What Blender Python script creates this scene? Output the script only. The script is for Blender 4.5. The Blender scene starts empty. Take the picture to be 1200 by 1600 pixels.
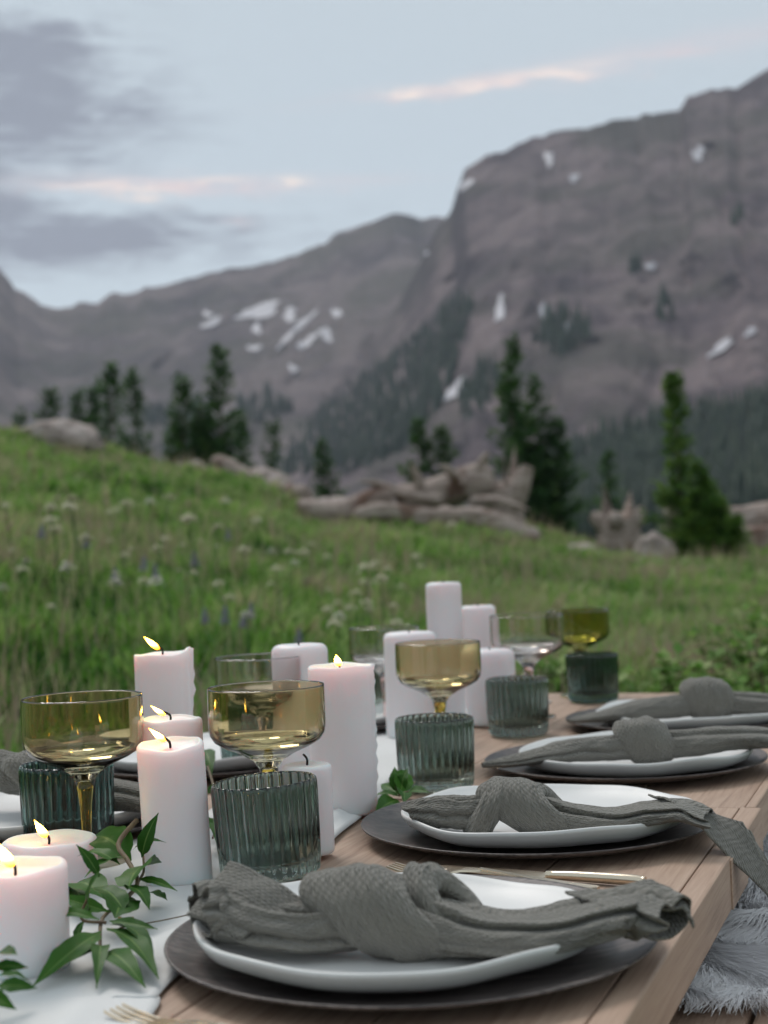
import bpy, bmesh, math, random
import numpy as np
from mathutils import Vector, noise as mnoise
from mathutils.bvhtree import BVHTree

random.seed(7)
rng = np.random.default_rng(7)
PI = math.pi
R = math.radians
scene = bpy.context.scene
COL = scene.collection

# ------------------------------------------------------------------ camera
CAM_Z = 0.675
cam_d = bpy.data.cameras.new('camera')
cam = bpy.data.objects.new('camera', cam_d)
COL.objects.link(cam)
scene.camera = cam
cam.location = (0, 0, CAM_Z)
_p, _r = R(-1.33), R(2.28)
_F = Vector((0, math.cos(_p), -math.sin(_p)))
_u0 = Vector((0, math.sin(_p), math.cos(_p)))
_r0 = Vector((1, 0, 0))
_Rt = _r0 * math.cos(_r) - _u0 * math.sin(_r)
_Up = _u0 * math.cos(_r) + _r0 * math.sin(_r)
from mathutils import Matrix
_m = Matrix((_Rt, _Up, -_F)).transposed()
cam.rotation_euler = _m.to_euler()
cam_d.sensor_fit = 'VERTICAL'
cam_d.sensor_height = 36
cam_d.sensor_width = 27
cam_d.lens = 51.55
cam_d.clip_start = 0.05
cam_d.clip_end = 20000
cam_d.dof.use_dof = True
cam_d.dof.focus_distance = 1.24
cam_d.dof.aperture_fstop = 7.0

# ------------------------------------------------------------------ light
SUN_EL, SUN_AZ = R(48), R(-25)      # soft light through thin cloud, from ahead and a little to the left
EXPOSURE = 0.45
world = bpy.data.worlds.new('World')
scene.world = world
world.use_nodes = True
world.cycles.sampling_method = 'MANUAL'
world.cycles.sample_map_resolution = 256
wt = world.node_tree
wt.nodes.clear()

class NT:
    """tiny node-tree writer"""
    def __init__(self, tree): self.t = tree
    def n(self, kind, **kw):
        nd = self.t.nodes.new(kind)
        for k, v in kw.items():
            if k.startswith('i_'):
                key = k[2:]
                key = int(key) if key.isdigit() else key.replace('_', ' ')
                nd.inputs[key].default_value = v
            else: setattr(nd, k, v)
        return nd
    def l(self, a, b): self.t.links.new(a, b)
    def math(self, op, a, b=None, c=None):
        nd = self.t.nodes.new('ShaderNodeMath'); nd.operation = op
        for i, v in enumerate((a, b, c)):
            if v is None: continue
            if isinstance(v, (int, float)): nd.inputs[i].default_value = v
            else: self.l(v, nd.inputs[i])
        return nd.outputs[0]
    def mix(self, fac, a, b, blend='MIX'):
        nd = self.t.nodes.new('ShaderNodeMix'); nd.data_type = 'RGBA'; nd.blend_type = blend
        for key, v in ((0, fac), (6, a), (7, b)):
            if isinstance(v, (int, float)): nd.inputs[key].default_value = v
            elif isinstance(v, tuple): nd.inputs[key].default_value = (*v, 1) if len(v) == 3 else v
            else: self.l(v, nd.inputs[key])
        return nd.outputs[2]
    def ramp(self, fac, stops, interp='LINEAR'):
        nd = self.t.nodes.new('ShaderNodeValToRGB'); nd.color_ramp.interpolation = interp
        el = nd.color_ramp.elements
        while len(el) < len(stops): el.new(0.5)
        for e, (p, c) in zip(el, stops):
            e.position = p
            e.color = (*c, 1) if isinstance(c, tuple) else (c, c, c, 1)
        self.l(fac, nd.inputs[0]); return nd.outputs[0]
    def noise(self, vec, scale, detail=3, rough=.5, dist=0, out=0):
        nd = self.t.nodes.new('ShaderNodeTexNoise')
        nd.inputs['Scale'].default_value = scale; nd.inputs['Detail'].default_value = detail
        nd.inputs['Roughness'].default_value = rough; nd.inputs['Distortion'].default_value = dist
        if vec is not None: self.l(vec, nd.inputs['Vector'])
        return nd.outputs[out]
    def mapping(self, vec, scale=(1, 1, 1), rot=(0, 0, 0), loc=(0, 0, 0)):
        nd = self.t.nodes.new('ShaderNodeMapping')
        nd.inputs['Scale'].default_value = scale; nd.inputs['Rotation'].default_value = rot
        nd.inputs['Location'].default_value = loc
        self.l(vec, nd.inputs['Vector']); return nd.outputs[0]

w = NT(wt)
sky = w.n('ShaderNodeTexSky', sky_type='NISHITA', sun_disc=False, sun_elevation=SUN_EL, sun_rotation=SUN_AZ,
          altitude=3200, air_density=1.0, dust_density=1.0, ozone_density=1.0)
tc = w.n('ShaderNodeTexCoord')
sep = w.n('ShaderNodeSeparateXYZ'); w.l(tc.outputs['Generated'], sep.inputs[0])
az = w.math('ARCTAN2', sep.outputs[0], sep.outputs[1])
el = w.math('ARCSINE', sep.outputs[2])
# thin even veil of high cloud over the whole sky
VEIL = (4.15, 4.60, 4.72)
base = w.mix(0.86, sky.outputs[0], VEIL)
# brighter, slightly warmer low down
lowf = w.math('MULTIPLY', w.math('EXPONENT', w.math('MULTIPLY', w.math('ABSOLUTE', el), -7.0)), 0.45)
base = w.mix(lowf, base, (5.0, 5.5, 5.8))
vst = w.mapping(tc.outputs['Generated'], scale=(1, 1, 2.2))
n1 = w.noise(vst, 3.2, 3, .58)
n2 = w.noise(vst, 13, 5, .62, .5)
n3 = w.noise(w.mapping(tc.outputs['Generated'], scale=(1, 1, 7)), 26, 4, .62, .4)
def blob(a0, e0, sa, se, tilt=0.0):
    da = w.math('SUBTRACT', az, a0)
    de = w.math('SUBTRACT', w.math('SUBTRACT', el, e0), w.math('MULTIPLY', da, tilt))
    q = w.math('ADD', w.math('POWER', w.math('ABSOLUTE', w.math('DIVIDE', da, sa)), 2.0),
               w.math('POWER', w.math('ABSOLUTE', w.math('DIVIDE', de, se)), 2.0))
    return w.math('EXPONENT', w.math('MULTIPLY', q, -1.0))
def addm(*xs):
    o = xs[0]
    for x in xs[1:]: o = w.math('MAXIMUM', o, x)
    return o
grey = addm(blob(-.250, .322, .085, .034), blob(-.230, .292, .090, .036), blob(-.275, .268, .085, .040), w.math('MULTIPLY', blob(-.190, .212, .120, .019, .05), 1.1), blob(-.205, .342, .04, .009), w.math('MULTIPLY',blob(-.285, .235, .080, .035),1.1))
gn = w.math('ADD', w.math('MULTIPLY', w.math('SUBTRACT', n2, .5), 2.3), w.math('MULTIPLY', w.math('SUBTRACT', n3, .5), 1.7))
gate = w.math('MINIMUM', w.math('MULTIPLY', grey, 2.6), 1.0)
greym = w.math('ADD', w.math('MULTIPLY', grey, .80), w.math('MULTIPLY', gate, w.math('SUBTRACT', w.math('MULTIPLY', gn, .60), .18)))
# the same scattered grey cloud goes on round the rest of the sky
cover = w.math('MULTIPLY', w.math('SUBTRACT', n1, .56), 2.4)
outf = w.math('MINIMUM', w.math('MAXIMUM', w.math('MULTIPLY', w.math('SUBTRACT', w.math('ABSOLUTE', az), .34), 6.0), 0.0), 1.0)
gen = w.math('MULTIPLY', w.math('MULTIPLY', w.math('MAXIMUM', cover, 0.0), w.math('ADD', w.math('MULTIPLY', gn, .5), 1.0)), outf)
greyf = w.math('MINIMUM', w.math('MAXIMUM', w.math('MULTIPLY', w.math('SUBTRACT', w.math('ADD', greym, gen), .02), 1.75), 0.0), .93)
c1 = w.mix(greyf, base, (1.85, 2.0, 2.45))
wob = w.math('MULTIPLY', w.math('SUBTRACT', n3, .5), .026)
el_keep = el
el = w.math('ADD', el, wob)
pink = addm(blob(-.140, .2455, .085, .0056, -.01), blob(.085, .3045, .085, .0038, .065), w.math('MULTIPLY', blob(.20, .3135, .09, .008, .07), .55), w.math('MULTIPLY', blob(-.09, .222, .012, .003), .5), w.math('MULTIPLY', blob(-.02, .246, .05, .004), .35))
core = addm(blob(-.185, .2455, .028, .0034), blob(-.155, .242, .022, .0042), blob(-.11, .248, .024, .0026), blob(-.055, .2475, .012, .0025), blob(.03, .302, .018, .0026), blob(.07, .3035, .02, .003), blob(.125, .308, .045, .0034, .06))
el = el_keep
pn = w.math('MINIMUM', w.math('MULTIPLY', pink, w.math('ADD', w.math('MULTIPLY', w.math('SUBTRACT', n3, .5), 2.6), .75)), 1.0)
c2 = w.mix(w.math('MINIMUM', w.math('MULTIPLY', pn, 1.1), .92), c1, (5.35, 4.45, 4.6))
c3 = w.mix(w.math('MULTIPLY', w.math('MULTIPLY', w.math('MINIMUM', core, 1.0), w.math('MAXIMUM', w.math('MINIMUM', w.math('ADD', w.math('MULTIPLY', w.math('SUBTRACT', n3, .5), 5.0), .75), 1.0), 0.0)), .85), c2, (7.4, 6.3, 5.6))
bg = w.n('ShaderNodeBackground', i_Strength=0.115)
w.l(c3, bg.inputs[0])
wo = w.n('ShaderNodeOutputWorld'); w.l(bg.outputs[0], wo.inputs[0])

sd = bpy.data.lights.new('sun', 'SUN')
sd.energy = 1.3; sd.angle = R(22); sd.color = (1.0, .93, .88)
sun = bpy.data.objects.new('sun', sd); COL.objects.link(sun)
_az, _el = SUN_AZ, SUN_EL
_dirv = Vector((math.sin(_az) * math.cos(_el), math.cos(_az) * math.cos(_el), math.sin(_el)))
sun.rotation_euler = _dirv.to_track_quat('Z', 'Y').to_euler()

scene.view_settings.view_transform = 'Standard'
scene.view_settings.look = 'None'
scene.view_settings.exposure = EXPOSURE
scene.view_settings.gamma = 1.0
scene.view_settings.use_curve_mapping = False
scene.render.engine = 'CYCLES'
cy = scene.cycles
cy.use_denoising = True
cy.max_bounces = 10; cy.diffuse_bounces = 3; cy.glossy_bounces = 4
cy.transmission_bounces = 10; cy.transparent_max_bounces = 8; cy.volume_bounces = 1
cy.sample_clamp_indirect = 6.0
cy.caustics_reflective = False
cy.use_adaptive_sampling = True
cy.adaptive_threshold = 0.015

# ------------------------------------------------------------------ helpers
MATS = {}
def new_mat(name):
    m = bpy.data.materials.new(name); m.use_nodes = True
    t = m.node_tree; t.nodes.clear()
    k = NT(t)
    out = k.n('ShaderNodeOutputMaterial')
    b = k.n('ShaderNodeBsdfPrincipled')
    k.l(b.outputs[0], out.inputs[0])
    MATS[name] = m
    return m, k, b, out
def setc(k, b, v, key='Base Color'):
    if isinstance(v, tuple): b.inputs[key].default_value = (*v, 1)
    else: k.l(v, b.inputs[key])
def bump(k, b, h, strength=.4, dist=.001, normal=None):
    nd = k.n('ShaderNodeBump', i_Strength=strength, i_Distance=dist)
    k.l(h, nd.inputs['Height'])
    if normal is not None: k.l(normal, nd.inputs['Normal'])
    k.l(nd.outputs[0], b.inputs['Normal'])
    return nd.outputs[0]

def mesh_obj(name, verts, faces, mat=None, parent=None, smooth=True, uv=None, link=True):
    me = bpy.data.meshes.new(name)
    me.from_pydata([tuple(v) for v in verts], [], [tuple(f) for f in faces])
    if smooth: me.polygons.foreach_set('use_smooth', [True] * len(me.polygons))
    if uv is not None:
        lay = me.uv_layers.new(name='UVMap')
        vi = np.zeros(len(me.loops), dtype=np.int32); me.loops.foreach_get('vertex_index', vi)
        lay.data.foreach_set('uv', np.asarray(uv, dtype=np.float32)[vi].ravel())
    me.update()
    o = bpy.data.objects.new(name, me)
    if mat: me.materials.append(MATS[mat])
    if parent: o.parent = parent
    if link: COL.objects.link(o)
    return o
def np_mesh(name, V, F, mat, parent=None, attr=None, smooth=False):
    """fast path: V (n,3) floats, F (m,3) tris"""
    me = bpy.data.meshes.new(name)
    V = np.asarray(V, dtype=np.float32); F = np.asarray(F, dtype=np.int32)
    me.vertices.add(len(V)); me.vertices.foreach_set('co', V.ravel())
    me.loops.add(F.size); me.loops.foreach_set('vertex_index', F.ravel())
    me.polygons.add(len(F))
    me.polygons.foreach_set('loop_start', np.arange(0, F.size, F.shape[1], dtype=np.int32))
    me.polygons.foreach_set('loop_total', np.full(len(F), F.shape[1], dtype=np.int32))
    if smooth: me.polygons.foreach_set('use_smooth', np.ones(len(F), dtype=bool))
    if attr is not None:
        a = me.attributes.new('tint', 'FLOAT', 'POINT')
        a.data.foreach_set('value', np.asarray(attr, dtype=np.float32))
    me.update(calc_edges=True); me.validate()
    o = bpy.data.objects.new(name, me); me.materials.append(MATS[mat])
    if parent: o.parent = parent
    COL.objects.link(o)
    return o
def tag(o, label=None, cat=None, group=None, kind=None):
    if label: o['label'] = label
    if cat: o['category'] = cat
    if group: o['group'] = group
    if kind: o['kind'] = kind
    return o
def thing(name, label, cat, loc=(0, 0, 0), rz=0.0, group=None):
    o = bpy.data.objects.new(name, None); COL.objects.link(o)
    o.empty_display_size = .05
    o.location = loc; o.rotation_euler = (0, 0, rz)
    return tag(o, label, cat, group)
def grid_faces(nu, nv, wrap_u=False, wrap_v=False):
    F = []
    for i in range(nu if wrap_u else nu - 1):
        for j in range(nv if wrap_v else nv - 1):
            a = i * nv + j; b = ((i + 1) % nu) * nv + j
            c = ((i + 1) % nu) * nv + (j + 1) % nv; d = i * nv + (j + 1) % nv
            F.append((a, b, c, d))
    return F
def lathe(prof, seg=48, fr=None, fz=None):
    """prof: list of (r,z), first and last on the axis or a closed loop of points. fr(i,phi,r,z)->r"""
    V = []; F = []
    n = len(prof); idx = []
    for i, (r, z) in enumerate(prof):
        if r < 1e-6:
            V.append((0, 0, z)); idx.append([len(V) - 1] * seg); continue
        row = []
        for s in range(seg):
            a = 2 * PI * s / seg
            rr = fr(i, a, r, z) if fr else r
            zz = fz(i, a, r, z) if fz else z
            V.append((rr * math.cos(a), rr * math.sin(a), zz)); row.append(len(V) - 1)
        idx.append(row)
    for i in range(n - 1):
        A, B = idx[i], idx[i + 1]
        for s in range(seg):
            t = (s + 1) % seg
            q = [A[s], A[t], B[t], B[s]]
            q2 = []
            for v in q:
                if v not in q2: q2.append(v)
            if len(q2) > 2: F.append(tuple(q2))
    return V, F
def box_vf(x0, x1, y0, y1, z0, z1, bev=0.003):
    bm = bmesh.new()
    bmesh.ops.create_cube(bm, size=1)
    for v in bm.verts:
        v.co = Vector((x0 if v.co.x < 0 else x1, y0 if v.co.y < 0 else y1, z0 if v.co.z < 0 else z1))
    if bev: bmesh.ops.bevel(bm, geom=bm.edges[:], offset=bev, segments=2, affect='EDGES', profile=.6)
    bmesh.ops.recalc_face_normals(bm, faces=bm.faces)
    V = [tuple(v.co) for v in bm.verts]
    for i, v in enumerate(bm.verts): v.index = i
    F = [tuple(v.index for v in f.verts) for f in bm.faces]
    bm.free(); return V, F
def catmull(P, n):
    P = np.asarray(P, float); m = len(P)
    Q = np.vstack([2 * P[0] - P[1], P, 2 * P[-1] - P[-2]])
    out = []
    for k in range(n):
        t = k / (n - 1) * (m - 1); i = min(int(t), m - 2); f = t - i
        p0, p1, p2, p3 = Q[i], Q[i + 1], Q[i + 2], Q[i + 3]
        out.append(.5 * ((2 * p1) + (-p0 + p2) * f + (2 * p0 - 5 * p1 + 4 * p2 - p3) * f * f + (-p0 + 3 * p1 - 3 * p2 + p3) * f ** 3))
    return np.array(out)
def tube(pts, rad, seg=8, n=None):
    P = catmull(pts, n) if n else np.asarray(pts, float)
    N = len(P); rad = np.interp(np.linspace(0, 1, N), np.linspace(0, 1, len(rad)), rad) if hasattr(rad, '__len__') else np.full(N, rad)
    T = np.gradient(P, axis=0); T /= np.linalg.norm(T, axis=1)[:, None] + 1e-12
    V = []; up = np.array([.13, .21, .97])
    for i in range(N):
        s = np.cross(T[i], up); s /= np.linalg.norm(s) + 1e-12; q = np.cross(s, T[i])
        for j in range(seg):
            a = 2 * PI * j / seg
            V.append(P[i] + rad[i] * (math.cos(a) * s + math.sin(a) * q))
    F = grid_faces(N, seg, wrap_v=True)
    V.append(P[0]); V.append(P[-1]); c0, c1 = len(V) - 2, len(V) - 1
    for j in range(seg):
        F.append((c0, (j + 1) % seg, j)); F.append((c1, (N - 1) * seg + j, (N - 1) * seg + (j + 1) % seg))
    return V, F
def nz(x, y, z=0.0): return mnoise.noise(Vector((x, y, z)))
def fbm(x, y, z=0.0, o=4):
    s = 0; a = 1
    for _ in range(o):
        s += a * mnoise.noise(Vector((x, y, z))); a *= .5; x *= 2.03; y *= 2.03; z *= 2.03
    return s
# ------------------------------------------------------------------ materials
def make_mats():
    # table boards: weathered cedar
    m, k, b, o = new_mat('cedar')
    tc = k.n('ShaderNodeTexCoord'); oi = k.n('ShaderNodeObjectInfo')
    ofs = k.n('ShaderNodeVectorMath', operation='ADD')
    cmb = k.n('ShaderNodeCombineXYZ'); k.l(k.math('MULTIPLY', oi.outputs['Random'], 13.0), cmb.inputs[0]); k.l(k.math('MULTIPLY', oi.outputs['Random'], 7.0), cmb.inputs[1])
    k.l(tc.outputs['Object'], ofs.inputs[0]); k.l(cmb.outputs[0], ofs.inputs[1])
    v = k.mapping(ofs.outputs[0], scale=(1, .045, 1))
    g1 = k.noise(v, 95, 5, .6, 1.2); g2 = k.noise(v, 420, 3, .6); big = k.noise(ofs.outputs[0], 5, 3, .5)
    g = k.math('ADD', k.math('MULTIPLY', g1, .7), k.math('MULTIPLY', g2, .3))
    c = k.ramp(g, [(.30, (.13, .074, .050)), (.44, (.36, .238, .170)), (.60, (.49, .350, .258)), (.8, (.54, .405, .31))])
    c = k.mix(k.math('MULTIPLY', big, .4), c, (.41, .288, .215))
    c = k.mix(k.math('MULTIPLY', oi.outputs['Random'], .35), c, (.44, .30, .22))
    vo = k.n('ShaderNodeTexVoronoi', i_Scale=5.5); k.l(k.mapping(ofs.outputs[0], scale=(1, .55, 1)), vo.inputs['Vector'])
    kn = k.ramp(k.math('ADD', vo.outputs['Distance'], k.math('MULTIPLY', k.math('SUBTRACT', g, .5), .10)), [(.035, 1.0), (.075, 0.0)])
    c = k.mix(k.math('MULTIPLY', kn, .8), c, (.085, .045, .030))
    setc(k, b, c); b.inputs['Roughness'].default_value = .62
    bump(k, b, g, .45, .0014)
    # charger: dark stained wood
    m, k, b, o = new_mat('charger')
    tc = k.n('ShaderNodeTexCoord')
    v = k.mapping(tc.outputs['Object'], scale=(.05, 1, 1), rot=(0, 0, .25))
    g = k.noise(v, 210, 5, .65, .8); g2 = k.noise(v, 700, 2, .6)
    gg = k.math('ADD', k.math('MULTIPLY', g, .7), k.math('MULTIPLY', g2, .3))
    setc(k, b, k.ramp(gg, [(.36, (.022, .017, .017)), (.48, (.066, .054, .051)), (.60, (.17, .142, .132))]))
    k.l(k.ramp(gg, [(.3, .36), (.7, .52)]), b.inputs['Roughness'])
    bump(k, b, gg, .3, .0008)
    # stoneware
    m, k, b, o = new_mat('ceramic')
    tc = k.n('ShaderNodeTexCoord')
    n = k.noise(tc.outputs['Object'], 38, 4, .5)
    sp = k.noise(tc.outputs['Object'], 900, 2, .5)
    c = k.mix(k.math('MULTIPLY', n, .25), (.74, .735, .72), (.66, .655, .64))
    c = k.mix(k.math('MULTIPLY', k.math('GREATER_THAN', sp, .735), .5), c, (.35, .30, .26))
    setc(k, b, c); b.inputs['Roughness'].default_value = .42; b.inputs['Specular IOR Level'].default_value = .4
    bump(k, b, n, .25, .0015)
    # gauze napkin
    m, k, b, o = new_mat('gauze')
    uv = k.n('ShaderNodeUVMap'); tc = k.n('ShaderNodeTexCoord')
    sx = k.n('ShaderNodeSeparateXYZ')
    dis = k.noise(tc.outputs['Object'], 70, 3, .5, 0, 1)
    va = k.n('ShaderNodeVectorMath', operation='MULTIPLY_ADD'); va.inputs[1].default_value = (.006, .006, 0)
    k.l(dis, va.inputs[0]); k.l(uv.outputs[0], va.inputs[2])
    k.l(va.outputs[0], sx.inputs[0])
    s1 = k.math('SINE', k.math('MULTIPLY', sx.outputs[0], 2 * PI / .0052))
    s2 = k.math('SINE', k.math('MULTIPLY', sx.outputs[1], 2 * PI / .0056))
    dim = k.math('MULTIPLY', s1, s2)
    line = k.math('MULTIPLY', k.math('ABSOLUTE', s2), .55)
    wv = k.noise(k.mapping(tc.outputs['Object'], scale=(1, 1, 1)), 1500, 2, .6)
    mid = k.noise(k.mapping(va.outputs[0], scale=(1, 5, 1)), 60, 4, .6, .6)
    h = k.math('ADD', k.math('ADD', k.math('MULTIPLY', dim, .34), line), k.math('ADD', k.math('MULTIPLY', wv, .35), k.math('MULTIPLY', mid, 2.0)))
    c = k.mix(k.ramp(h, [(.6, 0.0), (1.9, 1.0)]), (.112, .105, .090), (.215, .203, .176))
    setc(k, b, c); b.inputs['Roughness'].default_value = .95
    b.inputs['Sheen Weight'].default_value = .25; b.inputs['Sheen Roughness'].default_value = .5
    b.inputs['Specular IOR Level'].default_value = .15
    bump(k, b, h, .9, .0020)
    # glasses
    def glass(name, col, rough=0.02, ior=1.46):
        m, k, b, o = new_mat(name)
        b.inputs['Base Color'].default_value = (*col, 1)
        b.inputs['Transmission Weight'].default_value = 1.0
        b.inputs['Roughness'].default_value = rough; b.inputs['IOR'].default_value = ior
        return k, b
    glass('glass_teal', (.38, .46, .42), .0)
    glass('glass_teal_dark', (.17, .28, .26), .0)
    glass('glass_amber', (.80, .72, .51))
    glass('glass_amber_stem', (.66, .47, .07))
    glass('glass_rose_stem', (.80, .58, .56))
    glass('glass_rose', (.93, .89, .89))
    glass('glass_olive', (.60, .57, .20))
    glass('glass_olive_stem', (.72, .50, .10))
    glass('drink', (.95, .94, .87), 0.0, 1.33)
    # wax
    m, k, b, o = new_mat('wax')
    tc = k.n('ShaderNodeTexCoord')
    n = k.noise(tc.outputs['Object'], 30, 4, .5)
    setc(k, b, k.mix(k.math('MULTIPLY', n, .4), (.84, .80, .81), (.78, .73, .74)))
    b.inputs['Roughness'].default_value = .46
    b.inputs['Subsurface Weight'].default_value = .75
    b.inputs['Subsurface Radius'].default_value = (1.0, .40, .42)
    b.inputs['Subsurface Scale'].default_value = .036
    bump(k, b, k.noise(k.mapping(tc.outputs['Object'], scale=(1, 1, .35)), 55, 4, .55), .25, .0015)
    m, k, b, o = new_mat('wick'); setc(k, b, (.012, .010, .009)); b.inputs['Roughness'].default_value = .9
    # flame: gives off light
    m, k, b, o = new_mat('flame')
    tc = k.n('ShaderNodeTexCoord'); sp = k.n('ShaderNodeSeparateXYZ'); k.l(tc.outputs['Generated'], sp.inputs[0])
    em = k.n('ShaderNodeEmission')
    k.l(k.ramp(sp.outputs[2], [(0.0, (1, .20, .010)), (.28, (1, .42, .030)), (.6, (1, .70, .13)), (1, (1, .46, .030))]), em.inputs[0])
    k.l(k.ramp(sp.outputs[2], [(0, .05), (.28, .35), (.6, 1.0), (1, .35)]), (mm := k.n('ShaderNodeMath', operation='MULTIPLY', i_1=46.0)).inputs[0])
    k.l(mm.outputs[0], em.inputs[1]); k.l(em.outputs[0], o.inputs[0])
    # linen
    m, k, b, o = new_mat('linen')
    tc = k.n('ShaderNodeTexCoord')
    wx = k.n('ShaderNodeTexWave', wave_type='BANDS', bands_direction='X', i_Scale=330.0, i_Distortion=.6)
    wy = k.n('ShaderNodeTexWave', wave_type='BANDS', bands_direction='Y', i_Scale=330.0, i_Distortion=.6)
    k.l(tc.outputs['Object'], wx.inputs['Vector']); k.l(tc.outputs['Object'], wy.inputs['Vector'])
    h = k.math('ADD', wx.outputs['Fac'], wy.outputs['Fac'])
    n = k.noise(tc.outputs['Object'], 14, 4, .5)
    setc(k, b, k.mix(k.math('MULTIPLY', n, .4), (.76, .76, .75), (.70, .70, .69)))
    b.inputs['Roughness'].default_value = .9; b.inputs['Specular IOR Level'].default_value = .2
    bump(k, b, h, .25, .0004)
    # champagne metal
    m, k, b, o = new_mat('champagne_metal')
    setc(k, b, (.74, .64, .50)); b.inputs['Metallic'].default_value = 1; b.inputs['Roughness'].default_value = .26
    # leaf
    m, k, b, o = new_mat('leaf')
    uv = k.n('ShaderNodeUVMap'); sx = k.n('ShaderNodeSeparateXYZ'); k.l(uv.outputs[0], sx.inputs[0])
    oi = k.n('ShaderNodeObjectInfo')
    d = k.math('ABSOLUTE', sx.outputs[0])
    rib = k.math('LESS_THAN', d, .075)
    vein = k.n('ShaderNodeTexWave', wave_type='BANDS', bands_direction='X', i_Scale=1.0, i_Distortion=0.0)
    cb = k.n('ShaderNodeCombineXYZ'); k.l(k.math('ADD', k.math('MULTIPLY', sx.outputs[1], 3.2), k.math('MULTIPLY', d, -1.3)), cb.inputs[0])
    k.l(cb.outputs[0], vein.inputs['Vector'])
    vv = k.ramp(vein.outputs['Fac'], [(.0, .0), (.86, .0), (.97, 1.0)])
    basec = k.mix(oi.outputs['Random'], (.012, .068, .006), (.036, .128, .010))
    n = k.noise(uv.outputs[0], 4, 3, .5)
    basec = k.mix(k.math('MULTIPLY', n, .35), basec, (.045, .095, .018))
    c = k.mix(k.math('MULTIPLY', vv, .28), basec, (.07, .15, .03))
    c = k.mix(k.math('MULTIPLY', rib, .65), c, (.14, .23, .06))
    geo = k.n('ShaderNodeNewGeometry')
    c = k.mix(k.math('MULTIPLY', geo.outputs['Backfacing'], .6), c, (.10, .15, .07))
    setc(k, b, c); b.inputs['Roughness'].default_value = .46; b.inputs['Specular IOR Level'].default_value = .12
    bump(k, b, k.math('ADD', vv, k.math('MULTIPLY', rib, 1.5)), .3, .0008)
    m, k, b, o = new_mat('yellow_leaf'); setc(k, b, (.42, .24, .035)); b.inputs['Roughness'].default_value = .5
    m, k, b, o = new_mat('twig')
    tc = k.n('ShaderNodeTexCoord')
    setc(k, b, k.mix(k.noise(tc.outputs['Object'], 120, 3), (.10, .055, .045), (.17, .14, .06))); b.inputs['Roughness'].default_value = .7
    # fleece
    m, k, b, o = new_mat('fleece')
    at = k.n('ShaderNodeAttribute', attribute_name='tint')
    setc(k, b, k.ramp(at.outputs['Fac'], [(0, (.86, .84, .83)), (.5, (.93, .92, .93)), (1, (.95, .94, .96))]))
    b.inputs['Roughness'].default_value = .8
    tr = k.n('ShaderNodeBsdfTranslucent'); tr.inputs[0].default_value = (.9, .89, .9, 1)
    mx = k.n('ShaderNodeMixShader', i_0=.45); k.l(b.outputs[0], mx.inputs[1]); k.l(tr.outputs[0], mx.inputs[2]); k.l(mx.outputs[0], o.inputs[0])
    m, k, b, o = new_mat('hide'); setc(k, b, (.86, .84, .83)); b.inputs['Roughness'].default_value = .95
    # grass
    m, k, b, o = new_mat('grass')
    at = k.n('ShaderNodeAttribute', attribute_name='tint')
    c = k.ramp(at.outputs['Fac'], [(0.0, (.022, .078, .012)), (.22, (.085, .210, .030)), (.45, (.180, .345, .064)), (.64, (.290, .425, .120)), (.78, (.420, .420, .220)), (.90, (.30, .245, .15)), (1, (.37, .29, .22))])
    setc(k, b, c); b.inputs['Roughness'].default_value = .6; b.inputs['Specular IOR Level'].default_value = .25
    tr = k.n('ShaderNodeBsdfTranslucent'); k.l(c, tr.inputs[0])
    mx = k.n('ShaderNodeMixShader', i_0=.42); k.l(b.outputs[0], mx.inputs[1]); k.l(tr.outputs[0], mx.inputs[2]); k.l(mx.outputs[0], o.inputs[0])
    m, k, b, o = new_mat('ground')
    geo = k.n('ShaderNodeNewGeometry')
    n = k.noise(geo.outputs['Position'], .8, 6, .6); n2 = k.noise(geo.outputs['Position'], 9, 4, .6)
    c = k.ramp(n, [(.32, (.035, .095, .018)), (.5, (.070, .150, .030)), (.68, (.15, .18, .06)), (.8, (.23, .20, .12))])
    c = k.mix(k.math('MULTIPLY', n2, .5), c, (.060, .085, .026))
    setc(k, b, c); b.inputs['Roughness'].default_value = .95
    bump(k, b, n2, .6, .05)
    # petals
    for nm, ca in (('cream_petal', (.55, .51, .36)), ('white_petal', (.56, .53, .45)), ('violet_petal', (.26, .22, .36)), ('yellow_petal', (.55, .42, .06))):
        m, k, b, o = new_mat(nm); setc(k, b, ca); b.inputs['Roughness'].default_value = .8
    # bark / dead wood / rock
    m, k, b, o = new_mat('bark')
    tc = k.n('ShaderNodeTexCoord')
    setc(k, b, k.ramp(k.noise(k.mapping(tc.outputs['Object'], scale=(1, 1, .2)), 30, 4), [(.3, (.045, .032, .025)), (.7, (.15, .11, .085))])); b.inputs['Roughness'].default_value = .95
    m, k, b, o = new_mat('dead_wood')
    tc = k.n('ShaderNodeTexCoord')
    v = k.mapping(tc.outputs['Object'], scale=(.07, 1, 1))
    g = k.noise(v, 20, 6, .68, .6)
    c = k.ramp(g, [(.30, (.075, .048, .038)), (.40, (.27, .205, .175)), (.58, (.46, .375, .33)), (.8, (.56, .48, .44))])
    rb = k.noise(tc.outputs['Object'], 2.2, 3, .5)
    c = k.mix(k.ramp(rb, [(.60, 0.0), (.68, .8)]), c, (.13, .060, .036))
    setc(k, b, c); b.inputs['Roughness'].default_value = .9
    bump(k, b, g, .8, .03)
    m, k, b, o = new_mat('rock')
    geo = k.n('ShaderNodeNewGeometry')
    g = k.noise(geo.outputs['Position'], 4.5, 6, .62)
    setc(k, b, k.ramp(g, [(.3, (.16, .125, .11)), (.5, (.38, .31, .28)), (.7, (.52, .45, .42))])); b.inputs['Roughness'].default_value = .92
    bump(k, b, g, .7, .04)
    m, k, b, o = new_mat('needles')
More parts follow.
